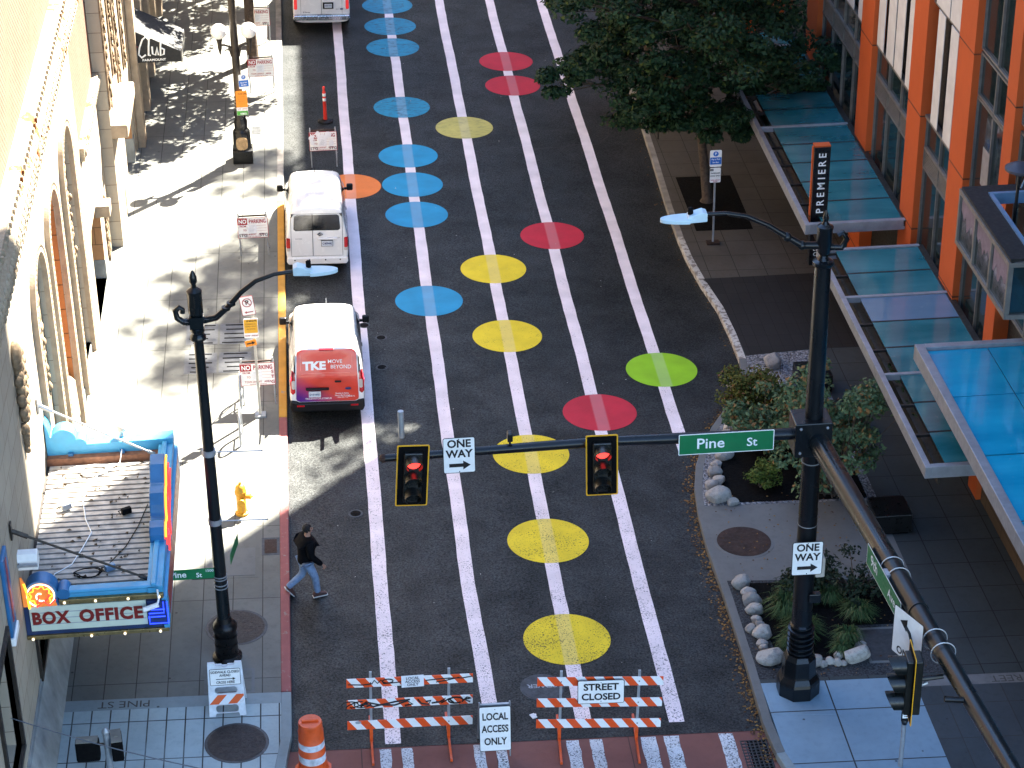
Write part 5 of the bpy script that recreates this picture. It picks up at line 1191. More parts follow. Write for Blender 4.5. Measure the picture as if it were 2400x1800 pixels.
lettering([('P', .16, 0, .08, 0, 1, .03)], s, y=-.004)
s = thing('sign_panel', 'x', None); del s['label']; s.parent = t0; s.location = (-.06, -.05, 2.42)
MB().prism(rrect(.34, .52, .03), 0, .004, 'y', 1).prism(rrect(.32, .36, .02, 4, 0, .05), -.002, -.0002, 'y', 0).build('plate', [amber_sign, white_m], s)
lettering([('30 MINUTE', .05, .02, .19), ('COMMERCIAL', .04, 0, .11, 1), ('LOAD ONLY', .045, 0, .05, 1), ('ALL HOURS', .04, 0, -.02, 1), ('TOW  AWAY', .055, 0, -.20, 2)], s, y=-.008, mats=[black_ink, M('brown_ink', (.32, .16, .02), .6), red_ink])
s = thing('sign_panel', 'x', None); del s['label']; s.parent = t0; s.location = (-.09, -.05, 2.02); s.rotation_euler = (0, -.18, 0)
MB().prism(rrect(.27, .16, .02), 0, .004, 'y', 0).build('plate', orange_sign, s); mb = MB(); arrow(mb, -.10, .10, 0, .03, .05, .07); mb.build('arrow', black_ink, s)
t0 = thing('parking_sign_post', 'thin post with blue pay to park and passenger load plates beside the tree pit', 'sign post', (10.73, 56.5, gz(10.73, SW)))
MB().bx(-.025, .025, -.02, .02, 0, 2.8).build('pole', galv, t0); MB().bx(-.18, .18, -.12, .12, 0, .06).build('foot', rusty, t0)
panel(t0, .33, .50, white_m, white_m, 0, 2.62, y=-.04, b=.005, r=.04, name='pay_plate'); panel(t0, .315, .21, blue_sign, blue_sign, 0, 2.55, y=-.045, b=.003, r=.01, name='blue_field')
MB().lathe([(.075, 0), (.075, .003)], n=20).build('disc', blue_sign, t0, rot=(pi/2, 0, 0), loc=(0, -.045, 2.76)); lettering([('P', .11, 0, 2.76, 0, 1, .02)], t0, y=-.052, mats=[white_ink]); lettering([('Pay to Park', .065, 0, 2.60, 0, .8), ('8am-8pm', .06, 0, 2.51, 0, .8)], t0, y=-.052, mats=[white_ink])
panel(t0, .32, .46, white_m, black_ink, 0, 2.12, y=-.04, b=.008, r=.04, name='load_plate'); panel(t0, .09, .07, black_ink, black_ink, -.10, 2.28, y=-.044, b=.002, r=.006, name='number_field'); lettering([('3', .06, -.10, 2.28, 2), ('PASSENGER', .055, 0, 2.18, 0, .9, .03), ('LOAD ONLY', .055, 0, 2.10, 0, .9, .03), ('TOW-AWAY', .05, 0, 1.97, 1, .9), ('ZONE', .05, 0, 1.925, 1, .9)], t0, y=-.05, mats=[black_ink, red_ink, white_ink])
t0 = thing('kerb_sign', 'small red and white tow away plate half hidden under the right street tree', 'sign', (10.35, 64.2, gz(10.35, SW)), radians(65))
MB().bx(-.02, .02, -.02, .02, 0, 2.1).build('pole', bronze_m, t0); panel(t0, .30, .46, red_ink, white_m, 0, 1.85, y=-.03, b=.03, r=.03); lettering([('NO', .14, 0, 1.95, 0, 1, .03), ('STOP', .1, 0, 1.80)], t0, y=-.038, mats=[white_ink])

# ------------------------------------------------------------------ no parking boards
def np_board(x, y, lb, stencil, rz=0.0, torn=False, h=SW, sc=1.0, sheet_=True):
    t = thing('no_parking_board', lb, 'no parking sign', (x, y, gz(x, h)), rz, 'no parking boards along the street')
    W, H, zc = .84, .62, .86
    for s in (-1, 1):
        MB().bx(s*.38-.018, s*.38+.018, -.02, .015, 0, 1.30).build('leg', galv, t)
        MB().tube([(s*.39, .03, 1.22), (s*.39, .52, 0)], .017, 6).build('leg', galv, t)
    MB().bx(-.38, .38, .0, .03, 1.18, 1.22).build('top_rail', rusty, t)
    panel(t, W, H, white_m, red_ink, 0, zc, y=-.028, b=.014, r=.02)
    panel(t, .26, .19, red_ink, red_ink, -.275, zc+.19, y=-.034, b=.003, r=.006, name='red_field')
    L = [('NO', .17, -.275, zc+.19, 2, .80, .03), ('PARKING', .165, .135, zc+.19, 1, .68, .02), ('FROM', .075, -.27, zc+.05, 1, .9, .01), ('TO', .075, -.22, zc-.07, 1, .9, .01), ('TOW-AWAY   AREA', .075, .0, zc-.20, 1, .95, .01), ('PHONE 206 684 8763', .04, 0, zc-.265, 1, 1.1, .0)]
    if stencil == 'row': L += [('STG', .125, -.28, zc-.225, 3, 1.05, .02), ('STG', .125, .29, zc-.225, 3, 1.05, .02)]
    if stencil == 'right': L += [('STG', .115, .28, zc-.245, 3, 1.05, .02)]
    if stencil == 'stack': L += [('S', .12, .36, zc+.06, 1, 1, .02), ('T', .12, .36, zc-.08, 1, 1, .02), ('G', .12, .36, zc-.22, 1, 1, .02)]
    lettering(L, t, y=-.042, mats=[black_ink, red_ink, white_ink, M('stencil_ink', (.10, .10, .11), .7)])
    mb = MB()
    for k in range(3): mb.bx(.02, .38, -.0345, -.0335, zc+.06-k*.08, zc+.064-k*.08)
    mb.build('ruled_lines', red_ink, t)
    if sheet_:
        MB().bx(-.14, .10, -.046, -.043, zc-.15, zc+.10).build('taped_sheet', paper, t)
        mb = MB()
        for k in range(6): mb.bx(-.10, .06-.02*(k % 3), -.0475, -.0465, zc+.06-k*.032, zc+.066-k*.032)
        mb.build('sheet_print', grey_ink, t)
    if torn:
        mb = MB(); random.seed(5)
        for k in range(9):
            cx, cz = random.uniform(-.34, .34), zc+random.uniform(-.1, .24); n = 7
            mb.prism([(cx+random.uniform(.05, .11)*cos(2*pi*i/n), cz+random.uniform(.06, .13)*sin(2*pi*i/n)) for i in range(n)], -.0485-.0006*k, -.048-.0006*k, 'y')
        mb.build('torn_paper', [paper], t)
    return t
np_board(-2.10, 73.7, 'no parking board cut by the top edge, beside the left tree trunk', 'right')
np_board(-1.97, 68.85, 'no parking board on the pavement beside the globe lamp, without stencilled letters', None)
np_board(-2.15, 56.5, 'no parking board with black stencilled letters on the pavement beside the plain white van', 'row')
np_board(-1.98, 48.0, 'no parking board behind the grey sign post, red letters stacked down its right side', 'stack', sheet_=True)
np_board(-.09, 62.93, 'no parking board in the road in front of the white van, plastered with torn paper', 'row', torn=True, h=0)

# delineator, hydrant, bike racks, drum
t = thing('delineator_post', 'red orange delineator post with two white bands on a black base in the road', 'delineator', (.02, 66.6, 0))
MB().lathe([(.25, 0), (.26, .03), (.22, .06), (.09, .08)], n=8).build('base', trim_m, t)
MB().lathe([(.062, .05), (.055, .70), (.058, .705), (.058, .80), (.055, .805), (.055, .86), (.058, .865), (.058, .96), (.054, .965), (.05, 1.02), (.035, 1.04), (.035, 1.12), (.05, 1.13), (.03, 1.18)], n=16, mis=[0, 0, 1, 0, 0, 0, 1, 0, 0, 0, 0, 0, 0]).build('post', [tube_or, white_m], t, smooth=35)
t = thing('fire_hydrant', 'yellow fire hydrant on the sunny left pavement', 'fire hydrant', (-2.36, 43.0, gz(-2.36, SW)))
MB().lathe([(.15, 0), (.15, .05), (.11, .07), (.105, .52), (.135, .54), (.135, .60), (.12, .62), (.11, .70), (.06, .76), (.035, .77), (.03, .83)], n=20).build('barrel', hyd_m, t, smooth=35)
mb = MB(); mb.tube([(.08, -.02, .46), (.21, -.04, .46)], .055, 12); mb.tube([(.2, -.04, .46), (.23, -.045, .46)], .065, 8); mb.tube([(.23, -.045, .46), (.27, -.05, .46)], .02, 6); mb.build('outlet', hyd_m, t, smooth=40)
mb = MB(); mb.tube([(0, -.08, .40), (0, -.19, .40)], .075, 12); mb.tube([(0, -.18, .40), (0, -.21, .40)], .085, 8); mb.build('outlet', hyd_m, t, smooth=40)
mb = MB()
for k in range(8): a = k*pi/4; mb.tube([(.125*cos(a), .125*sin(a), .05), (.125*cos(a), .125*sin(a), .075)], .015, 6); mb.tube([(.118*cos(a), .118*sin(a), .52), (.118*cos(a), .118*sin(a), .62)], .012, 6)
mb.build('bolts', hyd_m, t)
for x, y, lb in ((-2.42, 48.05, 'bare steel bike rack hoop just behind the nearest no parking board'), (-2.41, 46.27, 'bare steel bike rack hoop standing alone before the sign post')):
    t = thing('bike_rack', lb, 'bike rack', (x, y, gz(x, SW)), radians(88), 'steel bike racks on the left pavement')
    MB().tube([(-.27, 0, 0), (-.27, 0, .60), (-.22, 0, .76), (-.1, 0, .84), (.1, 0, .84), (.22, 0, .76), (.27, 0, .60), (.27, 0, 0)], .03, 8).build('hoop', galv, t, smooth=50)
    MB().bx(-.34, -.20, -.07, .07, 0, .012).bx(.20, .34, -.07, .07, 0, .012).build('foot_plate', galv, t); MB().tube([(-.27, 0, .28), (.27, 0, .28)], .02, 8).build('crossbar', galv, t)
t = thing('traffic_drum', 'orange traffic drum with scuffed white bands and scrawled letters', 'traffic drum', (-.93, 33.92, gz(-.93, 0)))
MB().lathe([(.30, 0.000), (.305, 0.061), (.27, 0.085), (.265, 0.293), (.258, 0.299), (.258, 0.464), (.254, 0.470), (.250, 0.610), (.246, 0.616), (.246, 0.756), (.242, 0.762), (.240, 0.976), (.228, 1.025), (.224, 1.098), (.228, 1.135), (.215, 1.171)], n=32,
           mis=[0, 0, 0, 0, 1, 0, 0, 0, 1, 0, 0, 0, 0, 0, 0]).build('barrel', [orange_pl, M('scuffed_reflective', (.52, .54, .58), .5, var=.45, sc=5)], t, smooth=35)
MB().bx(-.16, .16, -.025, .025, 1.165, 1.22).build('handle', orange_pl, t, bev=.015); MB().lathe([(.36, 0), (.36, .05), (.31, .06)], n=10).build('base_ring', orange_pl, t)
v, f = text_verts('SERK', .12, 1.0, .0, .2)
MB().add([(.235*sin(a/.235), -.236*cos(a/.235), .87+b) for a, b in v], f).build('scrawl', faded_ink, t, recalc=False)

# ------------------------------------------------------------------ barricades
def scribble(mb, pts, r=.012, y=-.036, mi=0): mb.tube([(a, y, b) for a, b in pts], r, 5, mi)
def barricade(x, y, rz, lb, graf, label):
    t = thing('barricade', lb, 'barricade', (x, y, gz(x, 0)), rz, 'striped barricades closing the street'); t.rotation_euler = (0, math.atan(.03), rz)
    for k, z in enumerate((.45, .95, 1.45)):
        MB().bx(-1.21, 1.21, -.03, -.012, z-.10, z+.10).build('striped_board', hazard, t)
    for s in (-.75, .75):
        MB().bx(s-.025, s+.025, -.010, .03, .12, 1.68).build('upright', galv, t)
        MB().bx(s-.022, s+.022, -.75, .75, .03, .085).bx(s-.03, s+.03, -.02, .04, .03, .35).build('foot', orange_pl, t)
    mb = MB()
    for s in (-.75, .75):
        for z in (.45, .95, 1.45): mb.sph((s, -.032, z), .014, 6)
    mb.build('bolts', black_m, t)
    if graf:
        mb = MB(); random.seed(11)
        scribble(mb, [(-1.18, 1.50), (-.9, 1.48), (-.72, 1.5), (-.68, 1.58), (-.62, 1.5), (-.55, 1.58), (-.5, 1.49), (-.3, 1.5), (-.1, 1.52), (.1, 1.5)]); scribble(mb, [(-.42+.10*cos(a), 1.545+.045*sin(a)) for a in [i*.5 for i in range(14)]])
        scribble(mb, [(.3, 1.52), (.55, 1.54), (.75, 1.55), (1.0, 1.54), (1.2, 1.57)]); scribble(mb, [(.5, 1.47), (.7, 1.5), (.95, 1.56)])
        for k in range(4): scribble(mb, [(-1.15+k*.08+.16*cos(a), 1.02+.075*sin(a*1.0+k)) for a in [i*.45 for i in range(9)]])
        scribble(mb, [(-.95, .97), (-.8, 1.06), (-.6, 1.0), (-.3, .97), (-.05, 1.06), (.05, .98), (-.1, .95)], .018); scribble(mb, [(-.9, 1.04), (-.7, .96), (-.3, 1.05), (0, 1.09)], .018)
        scribble(mb, [(.15, 1.08), (.22, .98), (.36, .95), (.40, 1.04), (.30, 1.02)], .018); scribble(mb, [(.42, .98), (.58, 1.0), (.68, 1.08), (.60, .97), (.75, 1.06), (.85, .96)], .018)
        scribble(mb, [(.88+.14*cos(a), 1.02+.07*sin(a)) for a in [i*.5 for i in range(12)]], .016); scribble(mb, [(1.0, .98), (1.1, 1.08), (1.18, 1.06), (1.05, 1.02), (1.16, .97)], .016)
        scribble(mb, [(.5+.012*i, 1.0) for i in range(3)], .02)
        mb.v = [(x, y, z-.07) for x, y, z in mb.v]; mb.build('graffiti', black_ink, t)
        MB().prism([(-1.0+.06*cos(i*.8), .52+.035*sin(i*.8)) for i in range(8)], -.034, -.031, 'y').build('sticker', grey_ink, t)
    return t
b1 = barricade(.955, 34.70, radians(.3), 'striped barricade scrawled with black graffiti, left of the local access sign', True, 'x')
b2 = barricade(4.59, 34.42, radians(-3.2), 'striped barricade carrying the street closed sign', False, 'x')
t = thing('barricade_sign', 'small white local access only sheet taped to the left barricade', 'sign', (1.05, 34.66, gz(1, 1.47)), radians(.3))
panel(t, .43, .27, paper, paper, b=.004, r=.006, y=-.03); lettering([('LOCAL', .085, 0, .075, 0, .95, .012), ('ACCESS', .085, 0, 0, 0, .95, .012), ('ONLY', .085, 0, -.075, 0, .95, .012)], t, y=-.04)
t = thing('street_closed_sign', 'white street closed sign bolted to the right barricade', 'sign', (4.64, 34.37, gz(4.6, 1.25)), radians(-3.2))
panel(t, .90, .55, white_m, black_ink, b=.012, r=.04, y=-.045); lettering([('STREET', .215, 0, .115, 0, .96, .028), ('CLOSED', .215, 0, -.115, 0, .94, .028)], t, y=-.055); MB().sph((0, -.05, .22), .012, 6).sph((0, -.05, -.22), .012, 6).build('bolts', galv, t)
t = thing('local_access_sign', 'tall white local access only board on a folding stand between the barricades', 'sign', (2.57, 34.12, gz(2.57, 0)), radians(-1))
panel(t, .61, 1.06, white_m, black_ink, 0, .68, y=-.05, b=.012, r=.04); lettering([('LOCAL', .235, 0, .97, 0, .66, .024), ('ACCESS', .235, 0, .68, 0, .62, .024), ('ONLY', .235, 0, .38, 0, .68, .024)], t, y=-.06); MB().sph((0, -.055, 1.14), .012, 6).build('bolt', galv, t)
for s in (-1, 1):
    MB().tube([(s*.28, -.03, 0), (s*.29, -.0, 1.28)], .016, 6).build('leg', galv, t); MB().tube([(s*.31, .55, 0), (s*.29, .03, 1.26)], .016, 6).build('leg', galv, t)
MB().bx(-.30, .30, .0, .05, 1.16, 1.22).build('top_rail', galv, t)
# folding a-frame on the left pavement
t = thing('sidewalk_closed_sign', 'white plastic a frame with sidewalk closed plate and orange striped panel at the lamp foot', 'a-frame sign', (-2.56, 35.83, gz(-2.56, SW)))
ol = [(-.36, 0), (-.24, 0), (-.22, .07), (.22, .07), (.24, 0), (.36, 0), (.33, 1.12), (.20, 1.12), (.18, 1.06), (.06, 1.06), (.05, 1.03), (-.05, 1.03), (-.06, 1.06), (-.18, 1.06), (-.20, 1.12), (-.33, 1.12)]
v, f = plate_holes(ol, [rrect(.44, .14, .06, 4, 0, .55), rrect(.44, .16, .06, 4, 0, .16)], .035)
tl = radians(14)
for s in (1, -1):
    fr = MB().add([(a, -c*s+s*0, b) for a, b, c in v], f).build('frame_leaf', M('white_plastic', (.62, .66, .70), .5), t, rot=(-tl*s, 0, 0), loc=(0, -s*.28, 0), bev=.006)
    if s == 1:
        panel(fr, .60, .34, white_m, black_ink, 0, .83, y=-.026, b=.010, r=.03); lettering([('SIDEWALK CLOSED', .072, 0, .935, 0, .88, .02), ('AHEAD', .072, 0, .865, 0, .9, .02), ('CROSS HERE', .072, 0, .72, 0, .88, .02)], fr, y=-.034)
        mb = MB(); arrow(mb, -.18, .20, .79, .014, .03, .055, y=-.034); mb.build('arrow', black_ink, fr)
        MB().bx(-.335, .335, -.024, -.0185, .265, .455).build('striped_panel', hazardmat('a_frame_stripes', (.74, .76, .78), (.72, .10, .012), .36, -.9), fr)

# ------------------------------------------------------------------ mast arm signal pole
PX, PY = 8.78, 35.57
zb = gz(PX, SW)
mp = thing('signal_pole', 'big black traffic signal pole with two mast arms at the bottom right', 'signal pole', (PX, PY, zb))
def Z(z): return z-zb
MB().tube([(0, 0, .9), (0.0, 0, Z(9.35))], [.205, .15], 20).lathe([(.18, Z(9.35)), (.19, Z(9.37)), (.19, Z(9.43)), (.12, Z(9.46))], n=20).build('pole', black_gloss, mp, smooth=40)
mb = MB().lathe([(.44, 0), (.44, .30), (.42, .36), (.36, .46), (.35, .50), (.33, .85), (.30, .90), (.27, .95)], n=8); mb.build('base', black_gloss, mp, bev=.015)
mb = MB()
for z in (1.0, 1.12, 1.24, 1.36, 1.5): mb.lathe([(.20, z-.02), (.265, z), (.265, z+.035), (.20, z+.055)], n=20)
mb.lathe([(.225, 1.58), (.23, 1.62), (.20, 1.66)], n=20); mb.build('collar', black_gloss, mp, smooth=35)
for z in (3.95, 5.35): MB().lathe([(.19, z), (.19, z+.015)], n=20).build('steel_band', galv, mp)
mb = MB(); mb.bx(-.40, .30, -.30, .30, Z(5.50), Z(6.22)); jb = mb.build('junction_box', black_gloss, mp, bev=.02)
mb = MB()
for x in (-.30, .20):
    for z in (5.6, 6.12): mb.sph((x, -.305, Z(z)), .03, 8)
mb.build('bolts', galv, jb)
MB().tube([(-.4, 0, Z(5.86)), (-4.0, 0, Z(5.94)), (-8.05, -.0, Z(5.86))], [.115, .10, .075], 16).build('mast_arm', black_gloss, mp, smooth=50)
MB().sph((-8.06, 0, Z(5.86)), .085, 10).build('arm_cap', rusty, mp)
e = PL(2370, 1800, 2, 6.15); e2 = Vector((e.x-PX, e.y-PY, Z(6.15))); s0 = Vector((.05, -.28, Z(5.80))); dd = e2-s0; e3 = s0+dd*1.25
MB().tube([s0, s0+dd*.58], [.20, .175], 20).tube([s0+dd*.56, e3], [.16, .12], 20).build('mast_arm', dark_green_m, mp, smooth=50)
for q, L in ((.44, .3), (.475, .3), (.66, .3), (.70, .3)):
    c = s0+dd*q; MB().tube([c+Vector((.20*cos(a), 0, .20*sin(a))) for a in [i*pi/10 for i in range(20)]], .010, 5, closed=True).build('steel_strap', galv, mp)
mb = MB(); c = s0+dd*.83; mb.tube([c+Vector((-.1, 0, .02)), c+Vector((-.42, .02, .05))], .05, 10); mb.build('arm_sensor', black_m, mp, smooth=50)
# upper lantern and lamp arm
mb = MB().lathe([(.11, Z(9.46)), (.07, Z(9.55)), (.12, Z(9.62)), (.12, Z(9.72)), (.14, Z(9.75)), (.14, Z(10.05)), (.15, Z(10.08)), (.15, Z(10.12)), (.07, Z(10.16)), (.045, Z(10.22)), (.06, Z(10.28)), (.02, Z(10.42))], n=12); mb.build('lantern_top', black_gloss, mp, smooth=35)
A1, A2 = PL(1560, 512, 1, PY), PL(1740, 530, 1, PY)
mb = MB(); pts = [PL(u, v, 1, PY) for u, v in ((1930, 575), (1880, 575), (1845, 555), (1800, 528), (1750, 507), (1700, 500), (1650, 502))]
mb.tube([(p.x-PX, 0, p.z-zb) for p in pts], [.075, .07, .06, .05, .045, .04, .038], 10)
for q in (1, 2): p = pts[q]; mb.sph((p.x-PX, 0, p.z-zb), .09, 8)
mb.build('lamp_arm', black_gloss, mp, smooth=50)
mb = MB(); pts = [PL(u, v, 1, PY) for u, v in ((1945, 578), (1972, 580), (1985, 560), (1975, 545), (1965, 552))]
mb.tube([(p.x-PX, 0, p.z-zb) for p in pts], [.07, .06, .055, .05, .05], 8); mb.build('scroll_bracket', black_gloss, mp, smooth=50)
p = PL(1652, 508, 1, PY); luminaire(mp, (p.x-PX, 0, p.z-zb), -1)
MB().bx(.16, .34, -.25, .1, 2.85, 3.28).build('control_box', M('beige_box', (.40, .36, .30), .6), mp, bev=.02)
MB().bx(.06, .30, -.24, -.1, 2.25, 2.45).build('push_button_box', black_gloss, mp, bev=.02)
def signal(loc, rz, lb, lit, side=False, tilt=0.0):
    t = thing('traffic_signal', lb, 'traffic signal', loc, rz, 'traffic signals on the mast arms'); t.rotation_euler = (0, tilt, rz)
    W, H = .60, 1.30
    mb = MB(); mb.prism(rrect(W, H, .03), 0, .012, 'y', 1); mb.prism(rrect(W-.05, H-.05, .02), -.003, -.0005, 'y', 0); mb.build('backplate', [dull_black, yellow_m], t)
    MB().bx(-.17, .17, -.10, .16, -.52, .52).build('housing', M('signal_housing', (.004, .0055, .005), .4), t, bev=.02)
    for k, z in enumerate((.345, 0, -.345)):
        pr = [(.135*cos(a), .135*sin(a)) for a in [i*2*pi/20 for i in range(20)]]
        MB().prism([(x, z+y) for x, y in pr], -.112, -.101, 'y').build('lens', lamp_red if (k == 0 and lit) else lens_dark, t)
        mb = MB(); n = 22; ri, ro = .150, .158; vs = []
        for i in range(n+1):                                        # tunnel visor open below, sloping lip
            a = radians(-52+284*i/n); L = .13+.14*max(0, sin(a)*.6+.5)
            for r_, yy in ((ri, -.10), (ro, -.10), (ro, -.10-L), (ri, -.10-L)): vs.append((r_*cos(a), yy, z+r_*sin(a)))
        fs = [(4*i+j, 4*i+(j+1) % 4, 4*i+4+(j+1) % 4, 4*i+4+j) for i in range(n) for j in range(4)]+[(0, 1, 2, 3), (4*n+3, 4*n+2, 4*n+1, 4*n)]
        mb.add(vs, fs); mb.build('visor', M('visor_black', (.004, .006, .006), .35), t, smooth=50)
    MB().tube([(0, .06, -.1), (0, .28, 0)], .03, 8).build('bracket', galv, t)
    return t
def cen(u0, v0, u1, v1, y): a, b = PL(u0, v0, 1, y), PL(u1, v1, 1, y); return ((a.x+b.x)/2, y, (a.z+b.z)/2)
signal(cen(928, 1046, 1004, 1183, 35.25), radians(3), 'traffic signal showing red at the tip of the mast arm', True, tilt=radians(4))
signal(cen(1374, 1020, 1447, 1160, 35.25), radians(-2), 'traffic signal showing red in the middle of the mast arm', True, tilt=radians(-.5))
q = s0+dd*.685
t = signal((PX+q.x-.50, PY+q.y-.2, zb+q.z-.50), radians(-95), 'traffic signal seen from the side, hung from the near mast arm', False, tilt=radians(0))
MB().tube([(0, .05, .05), (0, .52, .12)], .04, 8).build('hanger', black_m, t)
mb = MB().tube([(0, 0, -.05), (0, 0, .5)], .055, 12); t = thing('signal_tube', 'short pale metal tube above the outermost traffic signal', 'tube', cen(935, 998, 947, 1040, 35.5)); mb.build('tube', galv, t, smooth=50)
t = thing('video_detector', 'small black detector camera standing on the mast arm', 'camera', (3.07, PY, 6.02)); MB().bx(-.05, .05, -.08, .08, .06, .24).build('housing', black_m, t, bev=.02); MB().tube([(0, 0, -.04), (0, 0, .08)], .02, 6).build('stem', black_m, t)
def oneway(loc, rz, lb):
    t = thing('one_way_sign', lb, 'one way sign', loc, rz, 'one way signs')
    panel(t, .60, .76, white_m, black_ink, b=.013, r=.045); lettering([('ONE', .225, 0, .245, 0, .93, .032), ('WAY', .225, 0, .03, 0, .93, .032)], t); mb = MB(); arrow(mb, -.19, .21, -.21, .075, .095, .14); mb.build('arrow', black_ink, t)
    MB().sph((0, -.006, .345), .012, 6).sph((0, -.006, -.345), .012, 6).build('bolts', black_m, t)
oneway(cen(1038, 1027, 1114, 1107, 35.42), radians(.5), 'white one way sign on the mast arm between the two red signals')
oneway(cen(1855, 1270, 1929, 1348, 35.30), radians(-1), 'white one way sign on the thick signal pole')
c = cen(1590, 1014, 1814, 1060, 35.38)
t = thing('street_name_sign', 'large green pine st blade hanging on the mast arm', 'street name sign', c)
panel(t, 1.80, .44, green_sign, white_m, b=.016, r=.02); lettering([('Pine', .31, -.30, .0, 0, 1.02, .012), ('St', .25, .48, -.02, 0, 1.02, .012)], t, y=-.008, mats=[white_ink])
q = s0+dd*.475
t = thing('street_name_sign', 'green 9th ave blade along the near mast arm', 'street name sign', (PX+q.x-.24, PY+q.y+.05, zb+q.z-.12), math.atan2(dd.y, dd.x))
panel(t, 1.85, .42, green_sign, white_m, b=.016, r=.02); lettering([('9th', .29, -.50, .02, 0, 1.0, .012), ('Ave', .25, .46, .0, 0, 1.0, .012)], t, y=-.008, mats=[white_ink]); MB().bx(-.1, .1, .01, .08, .05, .22).build('clamp', galv, t)
q = s0+dd*.63
t = thing('turn_only_sign', 'white left turn only sign on the near mast arm above the side signal', 'sign', (PX+q.x-.34, PY+q.y, zb+q.z-.16), math.atan2(dd.y, dd.x)+radians(20))
panel(t, .75, .92, white_m, black_ink, b=.014, r=.04)
mb = MB(); mb.tube([(.14, -.006, -.22), (.13, -.006, -.02), (.05, -.006, .13), (-.05, -.006, .20)], .03, 4); mb.add([(-.20, -.008, .24), (-.02, -.008, .34), (-.03, -.008, .10)], [(0, 1, 2)]); mb.build('arrow', black_ink, t); lettering([('ONLY', .19, 0, -.34, 0, .95, .02)], t)

# push button post, pedestrian signal, wire
p = G(2110, 1795, SW)
t = thing('push_button_post', 'thin grey push button post at the bottom right corner', 'push button post', (p.x, p.y, p.z))
MB().tube([(0, 0, -.1), (0, 0, 1.48)], .045, 12).build('pole', galv, t, smooth=50); MB().bx(-.085, .085, -.08, -.045, 1.12, 1.40).build('button_plate', black_m, t, bev=.01); MB().bx(-.065, .065, -.084, -.081, 1.2, 1.37).build('instruction_plate', white_m, t); lettering([('PUSH', .035, 0, 1.33, 0, 1), ('TO WALK', .028, 0, 1.29, 0, 1)], t, y=-.086); mb = MB(); arrow(mb, -.04, .04, 1.24, .012, .02, .03, y=-.086); mb.build('arrow', black_ink, t); MB().lathe([(.05, 1.02), (.07, 1.1), (.05, 1.14)], n=12, c=(0, -.02, 0)).build('button_box', black_m, t)
p = G(262, 1830, SW)
t = thing('pedestrian_signal', 'grey pole with two black walk signal heads at the bottom left', 'pedestrian signal', (p.x, p.y, p.z)); zt = PL(240, 1706, 1, p.y).z-p.z
MB().tube([(0, 0, -.1), (0, 0, zt-.1)], .06, 14).lathe([(.065, zt-.14), (.08, zt-.10), (.07, zt-.06), (.02, zt)], n=12).build('pole', galv, t, smooth=40)
def head(parent, x, y, rz):
    h = MB().box((0, 0, 0), (.44, .22, .44)).build('signal_head', dull_black, parent, rot=(0, 0, rz), loc=(x, y, zt-.46), bev=.04)
    MB().bx(-.2, .2, -.10, .10, .22, .235).box((0, 0, .24), (.10, .07, .03)).build('top_plate', M('dusty_metal', (.20, .19, .16), .7), h); MB().tube([(.2, 0, .1), (.32, 0, .1)], .03, 8).build('bracket', bronze_m, h)
head(t, -.36, -.02, 0); head(t, .17, .04, radians(98))
a, b = PL(-40, 1662, 1, 33.0), PL(520, 1812, 1, 32.2)
tag(MB().tube([a.lerp(b, i/10)+Vector((0, 0, -.10*sin(pi*i/10))) for i in range(-8, 11)], .011, 6).build('span_wire', M('wire_steel', (.09, .10, .115), .5, .3)), 'thin span wire crossing the bottom left corner', 'wire')

# ------------------------------------------------------------------ vans (rear at local y = 0, nose towards +y)
def shrink(o, target, axis, off=.006):
    m = o.modifiers.new('fit', 'SHRINKWRAP'); m.target = target; m.wrap_method = 'PROJECT'; m.offset = off
    m.use_project_x = axis == 'x'; m.use_project_y = axis == 'y'; m.use_project_z = axis == 'z'
    m.use_negative_direction = True; m.use_positive_direction = True; m.project_limit = 2.0
    return o
def grid(ol_fn, nu, nv):
    mb = MB(); vs = [ol_fn(i/nu, j/nv) for j in range(nv+1) for i in range(nu+1)]
    mb.add(vs, [(j*(nu+1)+i, j*(nu+1)+i+1, (j+1)*(nu+1)+i+1, (j+1)*(nu+1)+i) for j in range(nv) for i in range(nu)]); return mb
def rear_patch(x0, x1, z0, z1, y, r=.05, n=14, m=12, taper=0.0):
    """rounded rectangle as a dense grid, on the rear"""
    def fn(u, v):
        z = z0+(z1-z0)*v; d = min(v, 1-v)*(z1-z0); ins = r-math.sqrt(max(0, r*r-max(0, r-d)**2)) if d < r else 0
        a = x0+ins+taper*v; b = x1-ins-taper*v; return (a+(b-a)*u, y, z)
    return grid(fn, n, m)
